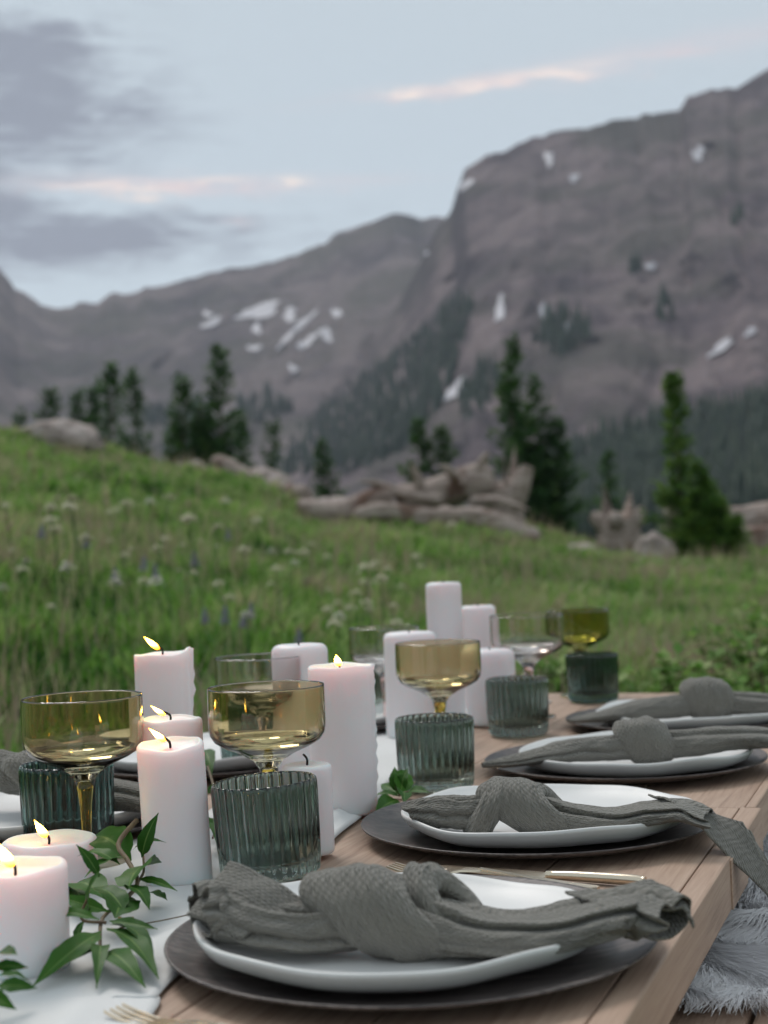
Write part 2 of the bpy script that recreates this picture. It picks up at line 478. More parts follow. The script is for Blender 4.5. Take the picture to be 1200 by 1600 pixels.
    at = k.n('ShaderNodeAttribute', attribute_name='tint')
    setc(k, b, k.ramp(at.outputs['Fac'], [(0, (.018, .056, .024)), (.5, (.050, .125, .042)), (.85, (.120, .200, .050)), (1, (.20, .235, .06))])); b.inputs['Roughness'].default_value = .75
    tr = k.n('ShaderNodeBsdfTranslucent'); tr.inputs[0].default_value = (.07, .14, .04, 1)
    mx = k.n('ShaderNodeMixShader', i_0=.35); k.l(b.outputs[0], mx.inputs[1]); k.l(tr.outputs[0], mx.inputs[2]); k.l(mx.outputs[0], o.inputs[0])
    m, k, b, o = new_mat('bright_needles')
    at = k.n('ShaderNodeAttribute', attribute_name='tint')
    cc = k.ramp(at.outputs['Fac'], [(0, (.030, .085, .016)), (.5, (.085, .190, .030)), (1, (.19, .29, .055))])
    setc(k, b, cc); b.inputs['Roughness'].default_value = .7
    tr = k.n('ShaderNodeBsdfTranslucent'); k.l(cc, tr.inputs[0])
    mx = k.n('ShaderNodeMixShader', i_0=.4); k.l(b.outputs[0], mx.inputs[1]); k.l(tr.outputs[0], mx.inputs[2]); k.l(mx.outputs[0], o.inputs[0])
    m, k, b, o = new_mat('far_needles')
    at = k.n('ShaderNodeAttribute', attribute_name='tint')
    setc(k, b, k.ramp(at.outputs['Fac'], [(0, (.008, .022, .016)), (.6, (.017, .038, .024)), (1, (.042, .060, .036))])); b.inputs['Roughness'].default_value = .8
    m, k, b, o = new_mat('snow')
    geo = k.n('ShaderNodeNewGeometry')
    setc(k, b, k.mix(k.noise(geo.outputs['Position'], .05, 4), (.52, .52, .56), (.34, .32, .35))); b.inputs['Roughness'].default_value = .7
    # mountain sides
    def mtn(name, light, mid, dark, green, sc=1.0):
        m, k, b, o = new_mat(name)
        geo = k.n('ShaderNodeNewGeometry'); pos = geo.outputs['Position']
        big = k.noise(pos, .0050 * sc, 6, .6, .6)
        fine = k.noise(pos, .045 * sc, 7, .66, .3)
        # scree fans run down and to the side
        scr = k.noise(k.mapping(pos, scale=(1, .35, .16), rot=(0, .62, 0)), .030 * sc, 6, .62, .5)
        scr2 = k.noise(k.mapping(pos, scale=(1, .35, .16), rot=(0, -.45, 0)), .024 * sc, 6, .62, .5)
        st = k.math('MAXIMUM', scr, scr2)
        q = k.math('ADD', k.math('MULTIPLY', big, .40), k.math('ADD', k.math('MULTIPLY', st, .35), k.math('MULTIPLY', fine, .25)))
        c = k.ramp(q, [(.40, dark), (.48, mid), (.545, light), (.60, mid), (.68, light)])
        gr = k.noise(pos, .0095 * sc, 5, .62, .4)
        c = k.mix(k.math('MULTIPLY', k.ramp(gr, [(.47, 0.0), (.60, 1.0)]), .70), c, green)
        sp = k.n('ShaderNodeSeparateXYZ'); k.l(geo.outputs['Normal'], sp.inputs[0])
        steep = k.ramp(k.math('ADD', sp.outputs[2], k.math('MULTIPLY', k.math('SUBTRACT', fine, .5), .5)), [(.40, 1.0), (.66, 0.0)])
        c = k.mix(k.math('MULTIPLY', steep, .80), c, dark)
        setc(k, b, c); b.inputs['Roughness'].default_value = .97; b.inputs['Specular IOR Level'].default_value = .1
        bump(k, b, q, 1.0, 20.0)
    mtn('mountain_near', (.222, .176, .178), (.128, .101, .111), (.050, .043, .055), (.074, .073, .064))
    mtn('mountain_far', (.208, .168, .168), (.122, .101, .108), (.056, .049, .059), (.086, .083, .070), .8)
    m, k, b, o = new_mat('hill'); setc(k, b, (.018, .032, .020)); b.inputs['Roughness'].default_value = .97
make_mats()

# ================================================================== LAND
BROW = [(-3.3, .05), (-1.2, .10), (-0.48, .1323), (-0.372, .1177), (-0.254, .0884), (-0.205, .078), (-0.154, .0671), (-0.086, .0518), (-0.052, .0318), (0.0, .0232), (0.043, .0171), (0.087, .0118), (0.121, .0055), (0.15, -.0020), (0.193, -.0075), (0.255, -.0100), (0.373, -.0120), (0.481, -.0140), (1.2, -.02), (3.3, .05)]
_ba = np.array([a for a, _ in BROW]); _be = np.array([e for _, e in BROW])
RB = 20.0
def gz(x, y):
    """height of the meadow, rolling off behind its brow into the valley"""
    az = np.arctan2(x, y); r = np.hypot(x, y)
    zb = CAM_Z + np.interp(az, _ba, _be) * RB - .13
    z = zb * np.clip((r - 2.4) / (RB - 2.4), 0, 1)
    fall = np.clip(r - RB, 0, None)
    z = z - .11 * np.clip(fall, 0, 60) - .16 * np.clip(fall - 60, 0, 120)
    b = .05 * np.sin(x * 1.7 + y * .6) * np.sin(y * 1.1 - x * .4) + .03 * np.sin(x * 3.9 + 1) * np.sin(y * 3.1)
    return z + b * np.clip((r - 2.6) / 3, 0, 1) * np.clip(r / 12, .5, 1.6)

def build_ground():
    rs = np.concatenate([np.linspace(.0, 3, 12), np.linspace(3.2, 24, 90), np.geomspace(24.6, 1900, 50)])
    az = np.concatenate([np.linspace(-PI, -.6, 40, endpoint=False), np.linspace(-.6, .6, 150, endpoint=False), np.linspace(.6, PI, 40, endpoint=False)])
    A, Rr = np.meshgrid(az, rs)
    X = Rr * np.sin(A); Y = Rr * np.cos(A); Z = gz(X, Y)
    V = np.stack([X, Y, Z], -1).reshape(-1, 3)
    nr, na = len(rs), len(az)
    i, j = np.meshgrid(np.arange(nr - 1), np.arange(na), indexing='ij')
    a = i * na + j; b = i * na + (j + 1) % na; c = (i + 1) * na + (j + 1) % na; d = (i + 1) * na + j
    F = np.stack([a, b, c, d], -1).reshape(-1, 4)[:, ::-1]
    tag(np_mesh('ground', V, F, 'ground', smooth=True), 'green alpine meadow sloping up to a brow on the left', kind='structure')
build_ground()

# ---- mountains: slopes that climb from the valley floor to a ridge and fall away behind it
def vnoise(X, Y, seed, octs=5, ridged=False):
    """vectorised value noise"""
    out = np.zeros_like(X); amp = 1.0; f = 1.0
    for o in range(octs):
        g = np.random.default_rng(seed + o).random((256, 256))
        xf = X * f; yf = Y * f
        xi = np.floor(xf).astype(int); yi = np.floor(yf).astype(int)
        tx = xf - xi; ty = yf - yi; tx = tx * tx * (3 - 2 * tx); ty = ty * ty * (3 - 2 * ty)
        a = g[xi % 256, yi % 256]; b = g[(xi + 1) % 256, yi % 256]; c = g[xi % 256, (yi + 1) % 256]; d = g[(xi + 1) % 256, (yi + 1) % 256]
        v = (a * (1 - tx) + b * tx) * (1 - ty) + (c * (1 - tx) + d * tx) * ty
        v = 1 - abs(2 * v - 1) if ridged else 2 * v - 1
        out += amp * v; amp *= .5; f *= 2.07
    return out
BVH = {}
def mountain(name, prof, r0, r1, base_el, gam, amp, seed, mat, label, na=260, nr=120, gx=30.0):
    pa = np.array([a for a, _ in prof]); pe = np.array([e for _, e in prof])
    az = np.linspace(pa[0], pa[-1], na)
    # add profile corners so that cliffs keep their edge
    az = np.unique(np.concatenate([az, pa]))
    na = len(az)
    top = np.interp(az, pa, pe) + .0022 * vnoise(az * 90, az * 0 + 3, seed + 40, 4)
    t = np.concatenate([np.linspace(0, 1, nr), [1.02, 1.06, 1.15, 1.3]])
    T, A = np.meshgrid(t, az); TOP = np.meshgrid(t, top)[1]
    tt = np.clip(T, 0, 1)
    rr = r0 + (r1 - r0) * T
    # gullies run down the slope: ridged noise, stretched down the fall line
    w1 = vnoise(A * gx * .6, T * 2.6, seed + 7, 3)
    gul = vnoise(A * gx * .7 + w1 * .8 + T * 1.6, T * 2.4 + w1 * .6, seed, 4, True) - .9
    rough = vnoise(A * gx * 2.5, T * 11, seed + 20, 4)
    E = base_el + (TOP - base_el) * tt ** gam
    env = np.sin(PI * np.clip(tt, 0, 1) ** .8) ** .6
    rr = rr - amp * gul * env * 1.35 - amp * .3 * rough * env
    z = CAM_Z + E * rr
    back = np.clip(T - 1, 0, None)
    z = z - back * (r1 - r0) * .8
    X = rr * np.sin(A); Y = rr * np.cos(A)
    # skirt to the ground
    V = np.stack([X, Y, z], -1)
    low = V[:, :1].copy(); low[..., 2] = -45
    V = np.concatenate([low, V], 1)
    nt = V.shape[1]
    i, j = np.meshgrid(np.arange(na - 1), np.arange(nt - 1), indexing='ij')
    a = i * nt + j; b = (i + 1) * nt + j; c = (i + 1) * nt + j + 1; d = i * nt + j + 1
    F = np.stack([a, b, c, d], -1).reshape(-1, 4)
    VV = V.reshape(-1, 3)
    o = np_mesh(name, VV, F, mat, smooth=True)
    tag(o, label, kind='structure')
    BVH[name] = BVHTree.FromPolygons([tuple(v) for v in VV.tolist()], [tuple(f) for f in F.tolist()])
    return o
M1 = mountain('mountain_ridge', [(-0.60, .28), (-0.442, .2566), (-0.3298, .2386), (-0.2748, .2126), (-0.2509, .1915), (-0.241, .1796), (-0.2309, .1728), (-0.222, .1690), (-0.206, .1687), (-0.1676, .1779), (-0.1244, .1873), (-0.0806, .1965), (-0.0543, .2002), (-0.0365, .2085), (-0.0097, .2207), (0.0125, .2269), (0.0343, .2233), (0.054, .2236), (0.0956, .2248), (0.1815, .2186), (0.4558, .1886)],
    560, 1500, .0, .80, 38, 11, 'mountain_far', 'long grey brown ridge with snow patches at the head of the valley', gx=26)
M2 = mountain('mountain_massif', [(-0.16, .03), (-0.0946, .0724), (-0.0722, .085), (-0.032, .1089), (-.012, .128), (0.009, .1558), (0.0271, .184), (0.0416, .2101), (0.0503, .2216), (0.0547, .2293), (0.0587, .2419), (0.0649, .253), (0.0797, .2627), (0.1238, .2755), (0.1671, .2808), (0.2012, .2828), (0.2097, .2837), (0.2165, .2929), (0.2312, .2948), (0.2478, .2934), (0.2605, .3008), (0.269, .3066), (0.3103, .3223), (0.3691, .3194), (0.4606, .2949), (.60, .27)],
    320, 1000, .0, .80, 26, 23, 'mountain_near', 'broad rocky mountain with a cliffed shoulder and red brown scree on the right', gx=24)
M3 = mountain('forested_hill', [(0.06, .010), (0.0971, .0381), (0.1237, .0514), (0.1456, .0611), (0.1758, .0681), (0.2182, .0764), (0.2599, .0835), (0.3403, .0918), (0.4523, .0958), (.60, .09)],
    150, 420, -.03, .9, 6, 41, 'hill', 'dark wooded hillside rising at the right edge', na=120, nr=40)

def cast(name, az, el):
    d = Vector((math.sin(az), math.cos(az), el)).normalized()
    h = BVH[name].ray_cast(Vector((0, 0, CAM_Z)), d)
    return h[0]
# snow lying on the slopes (centre bearing, slope, half width, half height, tilt)
def snow(parent, az, el, wa, we, tilt, seed):
    na_, ne_ = 14, 10
    V = []; F = []; ok = {}
    rs = random.Random(seed); wa *= .95; we *= .72
    ph = [rs.uniform(0, 6) for _ in range(4)]
    for i in range(na_ + 1):
        for j in range(ne_ + 1):
            u = i / na_ * 2 - 1; v = j / ne_ * 2 - 1
            # disc mapping with ragged edge
            r = max(abs(u), abs(v)); a = math.atan2(v, u)
            q = 1 + .28 * math.sin(2 * a + ph[0]) + .2 * math.sin(3 * a + ph[1]) + .16 * math.sin(5 * a + ph[2])
            x = math.cos(a) * r * q * wa; y = math.sin(a) * r * q * we
            p = cast(parent.name, az + x * math.cos(tilt) - y * math.sin(tilt), el + x * math.sin(tilt) + y * math.cos(tilt))
            if p is None: continue
            p = p + Vector((-p.x, -p.y, 120)).normalized() * 2.0
            ok[(i, j)] = len(V); V.append(tuple(p))
    for i in range(na_):
        for j in range(ne_):
            q = [(i, j), (i + 1, j), (i + 1, j + 1), (i, j + 1)]
            if all(t in ok for t in q):
                ds = [Vector(V[ok[t]]).length for t in q]
                if max(ds) - min(ds) < 60: F.append(tuple(ok[t] for t in q))
    if len(F) > 4: mesh_obj('snow_patch', V, F, 'snow', parent)
# ridge bowl
for k_, (a_, e_, wa_, we_, t_) in enumerate([(-.080, .163, .018, .0050, .18), (-.112, .156, .006, .004, .3), (-.059, .160, .005, .0055, .5), (-.055, .150, .015, .0035, .72), (-.048, .141, .007, .0042, .6), (-.035, .146, .0055, .0050, -.4), (-.082, .151, .004, .0040, .4), (-.027, .160, .003, .005, .2), (-.084, .138, .004, .003, 0), (-.115, .162, .003, .003, 0), (-.058, .123, .003, .004, .3)]):
    snow(M1, a_, e_, wa_, we_, t_, k_)
for k_, (a_, e_, wa_, we_, t_) in enumerate([(.0845, .157, .0032, .0115, -.35), (.1150, .155, .0035, .0080, .1), (.1300, .143, .004, .0035, .4), (.1220, .2585, .0038, .0055, -.2), (.1385, .2440, .004, .003, .1), (.2215, .2530, .0035, .0070, .15), (.2310, .1225, .0095, .0036, .45), (.2500, .1310, .004, .003, .3), (.0520, .104, .0105, .0045, 1.05), (.187, .180, .003, .004, 0), (.034, .199, .003, .003, 0), (.0640, .244, .005, .005, .9)]):
    snow(M2, a_, e_, wa_, we_, t_, 50 + k_)

# far woods: conical conifers rooted on the slopes
def in_poly(x, y, P):
    c = False; n = len(P)
    for i in range(n):
        (x1, y1), (x2, y2) = P[i], P[(i + 1) % n]
        if (y1 > y) != (y2 > y) and x < (x2 - x1) * (y - y1) / (y2 - y1) + x1: c = not c
    return c
def cone_forest(name, spots, mat, label, seed):
    """spots: (x,y,z,h); each tree a stack of ragged skirts"""
    rs = np.random.default_rng(seed)
    V = []; F = []; A = []
    for (x, y, z, h) in spots:
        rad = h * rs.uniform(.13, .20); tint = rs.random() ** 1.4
        n = 6
        for q in range(4):
            zb = z + h * (q * .22 - .05); zt = z + h * min(1.0, q * .22 + .42)
            rr = rad * (1 - q * .23)
            b0 = len(V); a0 = rs.uniform(0, 6.28)
            for s in range(n):
                a = a0 + 6.283 * s / n; k = rs.uniform(.65, 1.25)
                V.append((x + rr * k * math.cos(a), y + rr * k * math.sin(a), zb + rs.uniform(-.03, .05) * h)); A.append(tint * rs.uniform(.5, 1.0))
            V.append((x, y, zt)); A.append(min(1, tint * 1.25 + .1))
            for s in range(n): F.append((b0 + s, b0 + (s + 1) % n, b0 + n))
    o = np_mesh(name, V, F, mat, attr=A)
    tag(o, label, 'forest', kind='stuff')
def scatter(mname, polys, n, hmin, hmax, seed, on_hill=False):
    rs = random.Random(seed); out = []
    for P, cnt in polys:
        xs = [p[0] for p in P]; ys = [p[1] for p in P]; c = 0; tries = 0
        while c < cnt and tries < cnt * 20:
            tries += 1
            a = rs.uniform(min(xs), max(xs)); e = rs.uniform(min(ys), max(ys))
            edge = .4 * nz(a * 60, e * 60, 1.0)
            if not in_poly(a + .004 * edge, e + .004 * edge, P): continue
            p = cast(mname, a, e)
            if p is None: continue
            out.append((p.x, p.y, p.z - .5, rs.uniform(hmin, hmax))); c += 1
    return out
band = [(-.068, .092), (-.015, .112), (.02, .137), (.059, .172), (.068, .160), (.060, .142), (.052, .112), (.040, .092), (.018, .066), (-.02, .050), (-.075, .050)]
patch = [(.104, .132), (.118, .152), (.147, .150), (.143, .134), (.122, .123)]
gully = [(.052, .098), (.075, .122), (.086, .110), (.070, .090), (.055, .080)]
spots = scatter('mountain_massif', [(band, 900), (patch, 90), (gully, 45), ([(.188, .148), (.195, .158), (.201, .146), (.193, .140)], 14), ([(.17, .175), (.178, .185), (.185, .178)], 8), ([(.235, .20), (.245, .215), (.252, .205)], 10)], 0, 6, 11, 3)
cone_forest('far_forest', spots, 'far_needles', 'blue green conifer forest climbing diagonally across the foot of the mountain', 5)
spots = scatter('mountain_ridge', [([(-.10, .098), (-.075, .108), (-.06, .094), (-.085, .085)], 60), ([(-.165, .093), (-.12, .103), (-.11, .094), (-.15, .086)], 50), ([(-.30, .07), (-.1, .08), (-.1, .06), (-.3, .055)], 160)], 0, 8, 13, 4)
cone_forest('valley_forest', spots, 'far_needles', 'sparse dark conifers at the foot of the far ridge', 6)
def hill_spots(n):
    rs = random.Random(9); out = []
    while len(out) < n:
        a = rs.uniform(.085, .50); r = rs.uniform(175, 415)
        # height of the hill there: drop a vertical ray
        h = BVH['forested_hill'].ray_cast(Vector((r * math.sin(a), r * math.cos(a), 400)), Vector((0, 0, -1)))[0]
        if h is None: continue
        out.append((h.x, h.y, h.z - .3, rs.uniform(6.0, 10.5)))
    return out
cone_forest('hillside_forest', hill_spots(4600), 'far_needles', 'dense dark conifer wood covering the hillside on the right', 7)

# ------------------------------------------------------------------ conifers on the brow
def conifer(name, az, d, ztop, label, cat='tree', width=.17, seed=1, leaders=1, density=1.0, tint=(.15, .6), skirt=1.0, group='conifers along the brow of the meadow', base=None, lean=0.0, nmat='needles'):
    rs = random.Random(seed); width = width * .84
    x, y = d * math.sin(az), d * math.cos(az)
    zg = float(gz(np.array(x), np.array(y))) if base is None else base
    H = ztop - zg
    t = thing(name, label, cat, (x, y, zg), rs.uniform(0, 6), group)
    lead = [(0, 0, 1.0)] + [(rs.uniform(-1, 1) * width * H * .8, rs.uniform(-1, 1) * width * H * .8, rs.uniform(.62, .86)) for _ in range(leaders - 1)]
    TV = []; TF = []; V = []; F = []; A = []
    for (lx, ly, hs) in lead:
        h = H * hs; rb = .016 * H * hs + .01
        pts = [(lx * f + .006 * H * math.sin(f * 5 + seed) + lean * H * f * f, ly * f, h * f) for f in (0, .25, .5, .75, 1.0)]
        v, f = tube(pts, [rb, rb * .7, rb * .45, rb * .2, .002], 7, 14)
        b0 = len(TV); TV += [tuple(q) for q in v]; TF += [tuple(i + b0 for i in ff) for ff in f]
        P = catmull(pts, 60)
        nb = int((125 + 14 * H * .5) * density * hs); gaps = [(rs.uniform(.15, .8), rs.uniform(0, 6.28)) for _ in range(4)]
        for i in range(nb):
            f = .05 + .94 * (i + rs.random()) / nb
            c = P[min(59, int(f * 59))]
            prof = (1 - f) ** .9 * (.82 + .30 * abs(math.sin(f * 17 + seed))) * (1 if f > .12 else .75)
            if skirt > 1: prof = prof * (1 + (skirt - 1) * max(0, 1 - f / .42))
            L = H * width * prof * rs.uniform(.45, 1.3) + .010 * H
            if rs.random() < .10: L *= 1.35
            a = rs.uniform(0, 6.283)
            if any(abs(f - gf) < .035 and math.cos(a - ga) > .3 for gf, ga in gaps): continue
            dx, dy = math.cos(a), math.sin(a)
            rise = rs.uniform(.0, .40) + .35 * f
            ns = max(3, min(9, int(L / (H * .011))))
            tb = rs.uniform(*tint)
            for s in range(1, ns + 1):
                g = s / ns
                px, py, pz = c[0] + dx * L * g, c[1] + dy * L * g, c[2] + L * g * rise * (.4 + .6 * g)
                for _ in range(2 + (g > .5)):
                    # a tuft: a slim kite of needles pointing out and up
                    aa = a + rs.uniform(-1.1, 1.1); up = rs.uniform(-.1, 1.0); sz = (H * .017 + .022) * rs.uniform(.7, 1.6)
                    ox, oy, oz = math.cos(aa) * sz, math.sin(aa) * sz, up * sz
                    wx, wy = -math.sin(aa) * sz * .34, math.cos(aa) * sz * .34
                    wz = rs.uniform(-.3, .3) * sz
                    jx, jy, jz = (rs.uniform(-1, 1) * sz * .6 for _ in range(3))
                    b0 = len(V)
                    V += [(px + jx, py + jy, pz + jz), (px + jx + ox * .55 + wx, py + jy + oy * .55 + wy, pz + jz + oz * .55 + wz), (px + jx + ox, py + jy + oy, pz + jz + oz), (px + jx + ox * .55 - wx, py + jy + oy * .55 - wy, pz + jz + oz * .55 - wz)]
                    F.append((b0, b0 + 1, b0 + 2, b0 + 3))
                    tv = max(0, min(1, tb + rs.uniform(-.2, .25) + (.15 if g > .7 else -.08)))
                    A += [tv] * 4
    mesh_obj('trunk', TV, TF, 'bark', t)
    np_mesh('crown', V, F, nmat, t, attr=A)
    return t
TREES = [
 ('conifer', -.2415, 70, 7.68, 'faint small conifer farthest left, just above the pale boulder', .15, 1, .8, (.0, .4), 1),
 ('conifer', -.2212, 36, 4.79, 'lone dark conical tree standing over the pale boulder', .22, 1, 1.3, (.0, .4), 1),
 ('conifer', -.2045, 50, 6.25, 'short left one of two thin conifers right of the boulder', .16, 1, 1, (.05, .45), 1),
 ('conifer', -.1939, 52, 6.68, 'slim pointed right one of two thin conifers past the boulder', .13, 1, 1, (.05, .45), 1),
 ('conifer', -.1811, 42, 6.14, 'tall left spire of the close pair on the left brow', .14, 1, 1.3, (.05, .45), 1),
 ('conifer', -.1665, 44, 6.16, 'slightly shorter right spire of the close pair on the left brow', .14, 1, 1.2, (.05, .45), 1),
 ('conifer', -.1345, 34, 4.78, 'bright green bushy conifer left of the tallest left tree', .20, 2, 1.3, (.2, .7), 1),
 ('conifer', -.1255, 36, 4.0, 'low dark conifer squeezed between two taller trees on the left', .2, 1, 1, (.1, .5), 1),
 ('conifer', -.1088, 34, 5.46, 'tallest full conifer of the left half, with several leaders', .20, 3, 1.4, (.1, .6), 1),
 ('conifer', -.0942, 33, 3.69, 'low conifer at the right foot of the tallest left tree', .20, 1, 1, (.1, .5), 1),
 ('conifer', -.0738, 60, 6.04, 'faint distant small conifer above the pale rocks', .14, 1, .8, (.0, .35), 1),
 ('conifer', -.0395, 24, 2.44, 'tiny dark conifer behind the left end of the fallen log', .26, 1, 1, (.0, .4), 1),
 ('conifer', .0265, 27, 2.99, 'left one of two small green conifers behind the log', .24, 1, 1.4, (.15, .6), 1),
 ('conifer', .0407, 27, 2.83, 'right one of two small green conifers behind the log', .24, 1, 1.4, (.15, .6), 1),
 ('conifer', .0907, 24, 4.00, 'tallest ragged conifer beside the upturned root', .19, 2, .85, (.1, .6), 1),
 ('conifer', .1065, 24.6, 3.44, 'middle conifer of the clump right of the upturned root', .20, 2, .85, (.05, .5), 1),
 ('conifer', .1191, 24.3, 2.70, 'shortest conifer on the right side of the clump', .26, 2, 1.4, (.0, .45), 1),
 ('conifer', .1533, 30, 2.41, 'small thin conifer alone before the wooded hillside', .17, 1, 1, (.1, .6), 1),
]
for i_, (nm, a_, d_, z_, lb, wd, ld, dn, tn, sk) in enumerate(TREES):
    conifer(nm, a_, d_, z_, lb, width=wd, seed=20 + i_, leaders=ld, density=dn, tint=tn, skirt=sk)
conifer('conifer', .2005, 17.4, 2.58, 'yellow green young conifer with a thin leader and bushy skirt on the right', width=.10, seed=77, leaders=1, density=1.6, tint=(.2, .8), skirt=3.2, lean=-.07, nmat='bright_needles')
conifer('conifer', .2120, 17.0, 1.50, 'squat bushy dark green conifer hugging the right young tree', width=.36, seed=78, leaders=3, density=1.1, tint=(.1, .7), skirt=1.3, nmat='bright_needles')
conifer('conifer', .2240, 16.8, 1.08, 'lowest round green conifer bush beside the right young tree', width=.50, seed=79, leaders=4, density=1.0, tint=(.15, .8), skirt=1.2, nmat='bright_needles')

# ------------------------------------------------------------------ rocks, logs
def boulder(name, x, y, sx, sy, sz, label, seed, rz=0.0, sink=.25, mat='rock', group=None, cat='rock'):
    bm = bmesh.new(); bmesh.ops.create_icosphere(bm, subdivisions=4, radius=1)
    for v in bm.verts:
        c = v.co.normalized()
        q = 1 + .30 * fbm(c.x * 1.3 + seed, c.y * 1.3, c.z * 1.3, 4)
        q -= .12 * abs(mnoise.noise(Vector((c.x * 3 + seed, c.y * 3, c.z * 3))))
        v.co = Vector((c.x * sx * q, c.y * sy * q, max(c.z, -.5) * sz * q))
    V = [tuple(v.co) for v in bm.verts]
    F = [tuple(v.index for v in f.verts) for f in bm.faces]
    bm.free()
    o = mesh_obj(name, V, F, mat)
    o.location = (x, y, float(gz(np.array(x), np.array(y))) + sz * (1 - sink) * .35); o.rotation_euler = (0, 0, rz)
    return tag(o, label, cat, group)
boulder('boulder', -4.20, 19.1, .56, .45, .28, 'long pale boulder on the crest at far left', 3.1, .1)
boulder('boulder', -2.60, 19.8, .26, .25, .15, 'small pale rock on the brow under the tall left conifers', 5.2)
boulder('boulder', -1.62, 19.7, .36, .3, .24, 'pale pinkish rock left of the fallen log', 7.7, .3)
boulder('boulder', -1.22, 19.5, .34, .3, .24, 'reddish broken rock touching the left end of the log', 9.4, -.2)
boulder('boulder', -.62, 18.9, .34, .3, .30, 'pale pinkish rock rising behind the left half of the broken trunk', 25.3, .4)
boulder('boulder', 2.2, 16.6, .26, .2, .16, 'low pale rock in the dry grass right of the root', 27.1, .1)
boulder('boulder', -.95, 18.6, .22, .2, .18, 'small rounded rock just before the log end', 11.4, -.2)
boulder('boulder', 2.98, 16.3, .22, .2, .34, 'upright pale rock left of the right young conifer', 13.9, .2)
boulder('boulder', 2.90, 14.1, .12, .1, .07, 'small pinkish stone in the grass below the right young conifer', 15.2)
boulder('boulder', 3.10, 13.7, .13, .1, .07, 'small grey stone right of the pinkish stone', 17.3)
boulder('boulder', 3.36, 12.6, .12, .1, .05, 'flat stone in the grass at the right edge', 19.8)
boulder('boulder', .36, 3.75, .17, .15, .13, 'tan rock in the grass right behind the far teal tumbler', 21.1, .3)
def log(name, p0, p1, r0, r1, label, seed, cat='log', twist=.15):
    p0 = np.array(p0); p1 = np.array(p1); d = p1 - p0; L = np.linalg.norm(d)
    nL, nS = 60, 30
    V = []
    X = d / L; S = np.cross(X, [0, 0, 1]); S /= np.linalg.norm(S); U = np.cross(S, X)
    for i in range(nL):
        f = i / (nL - 1)
        c = p0 + d * f + S * .10 * r0 * 4 * math.sin(f * 4 + seed) + U * .05 * math.sin(f * 6 + seed)
        rad = r0 + (r1 - r0) * f
        if f < .03: rad *= .82
        if f > .97: rad *= .82
        c_ax = c
        for j in range(nS):
            a = 2 * PI * j / nS + f * .5; c = c_ax
            q = 1 + .13 * fbm(f * L * .7 + seed, math.cos(a) * 1.6, math.sin(a) * 1.6, 3) - .13 * abs(math.sin(a * 6 + f * 1.5 + 1.5 * nz(f * 2, seed))) - .10 * abs(nz(f * 1.5, a * 5, seed))
            if f < .03 or f > .97: c = c + X * (.22 * nz(math.cos(a) * 3 + seed, math.sin(a) * 3) * L * .25) * .6
            V.append(tuple(c + rad * q * (math.cos(a) * S + math.sin(a) * U)))
    F = grid_faces(nL, nS, wrap_v=True)
    V.append(tuple(p0 + X * .05)); V.append(tuple(p1 - X * .05))
    for j in range(nS):
        F.append((len(V) - 2, j, (j + 1) % nS)); F.append((len(V) - 1, (nL - 1) * nS + (j + 1) % nS, (nL - 1) * nS + j))
    t = thing(name, label, cat, tuple(p0), 0)
    V = [tuple(np.array(v) - p0) for v in V]
    mesh_obj('trunk', V, F, 'dead_wood', t)
    return t, L
def g_at(x, y): return float(gz(np.array(x), np.array(y)))
log('fallen_log', (-1.0, 17.0, 1.08), (.10, 17.2, 1.18), .15, .21, 'left half of the broken weathered trunk lying on the brow', 2.0)
lt, _ = log('fallen_log', (.15, 17.35, 1.24), (1.30, 17.5, 1.36), .17, .24, 'thick right half of the broken weathered trunk, pale and raised', 3.4)
for br in ([(.30, -.1, .12), (.22, -.2, .30), (.20, -.3, .38)], [(.75, -.1, .14), (.62, -.25, .30), (.50, -.3, .34)], [(.95, .0, .2), (1.05, -.05, .42), (1.12, -.1, .5)], [(.5, -.2, -.05), (.25, -.5, -.02), (-.05, -.7, .05)], [(.9, -.2, -.08), (1.2, -.5, -.1), (1.5, -.7, -.22)], [(.1, -.1, .0), (-.2, -.2, .16), (-.42, -.3, .2)]):
    v, f = tube(br, [.075, .05, .008], 8, 12); mesh_obj('branch_stub', v, f, 'dead_wood', lt)
log('fallen_log', (-.35, 16.7, 1.02), (.75, 16.6, 1.02), .10, .13, 'thin broken limb lying in front of the trunk middle', 6.1)
log('fallen_log', (.55, 16.45, g_at(.55, 16.45) + .26), (1.70, 16.2, g_at(1.70, 16.2) + .12), .11, .17, 'grey log sloping down to the right in front of the thick trunk', 5.0)
log('fallen_log', (-2.2, 19.4, g_at(-2.2, 19.4) + .18), (-1.0, 18.6, g_at(-1.0, 18.6) + .22), .11, .14, 'pale log running left along the brow from the broken trunk', 7.3)
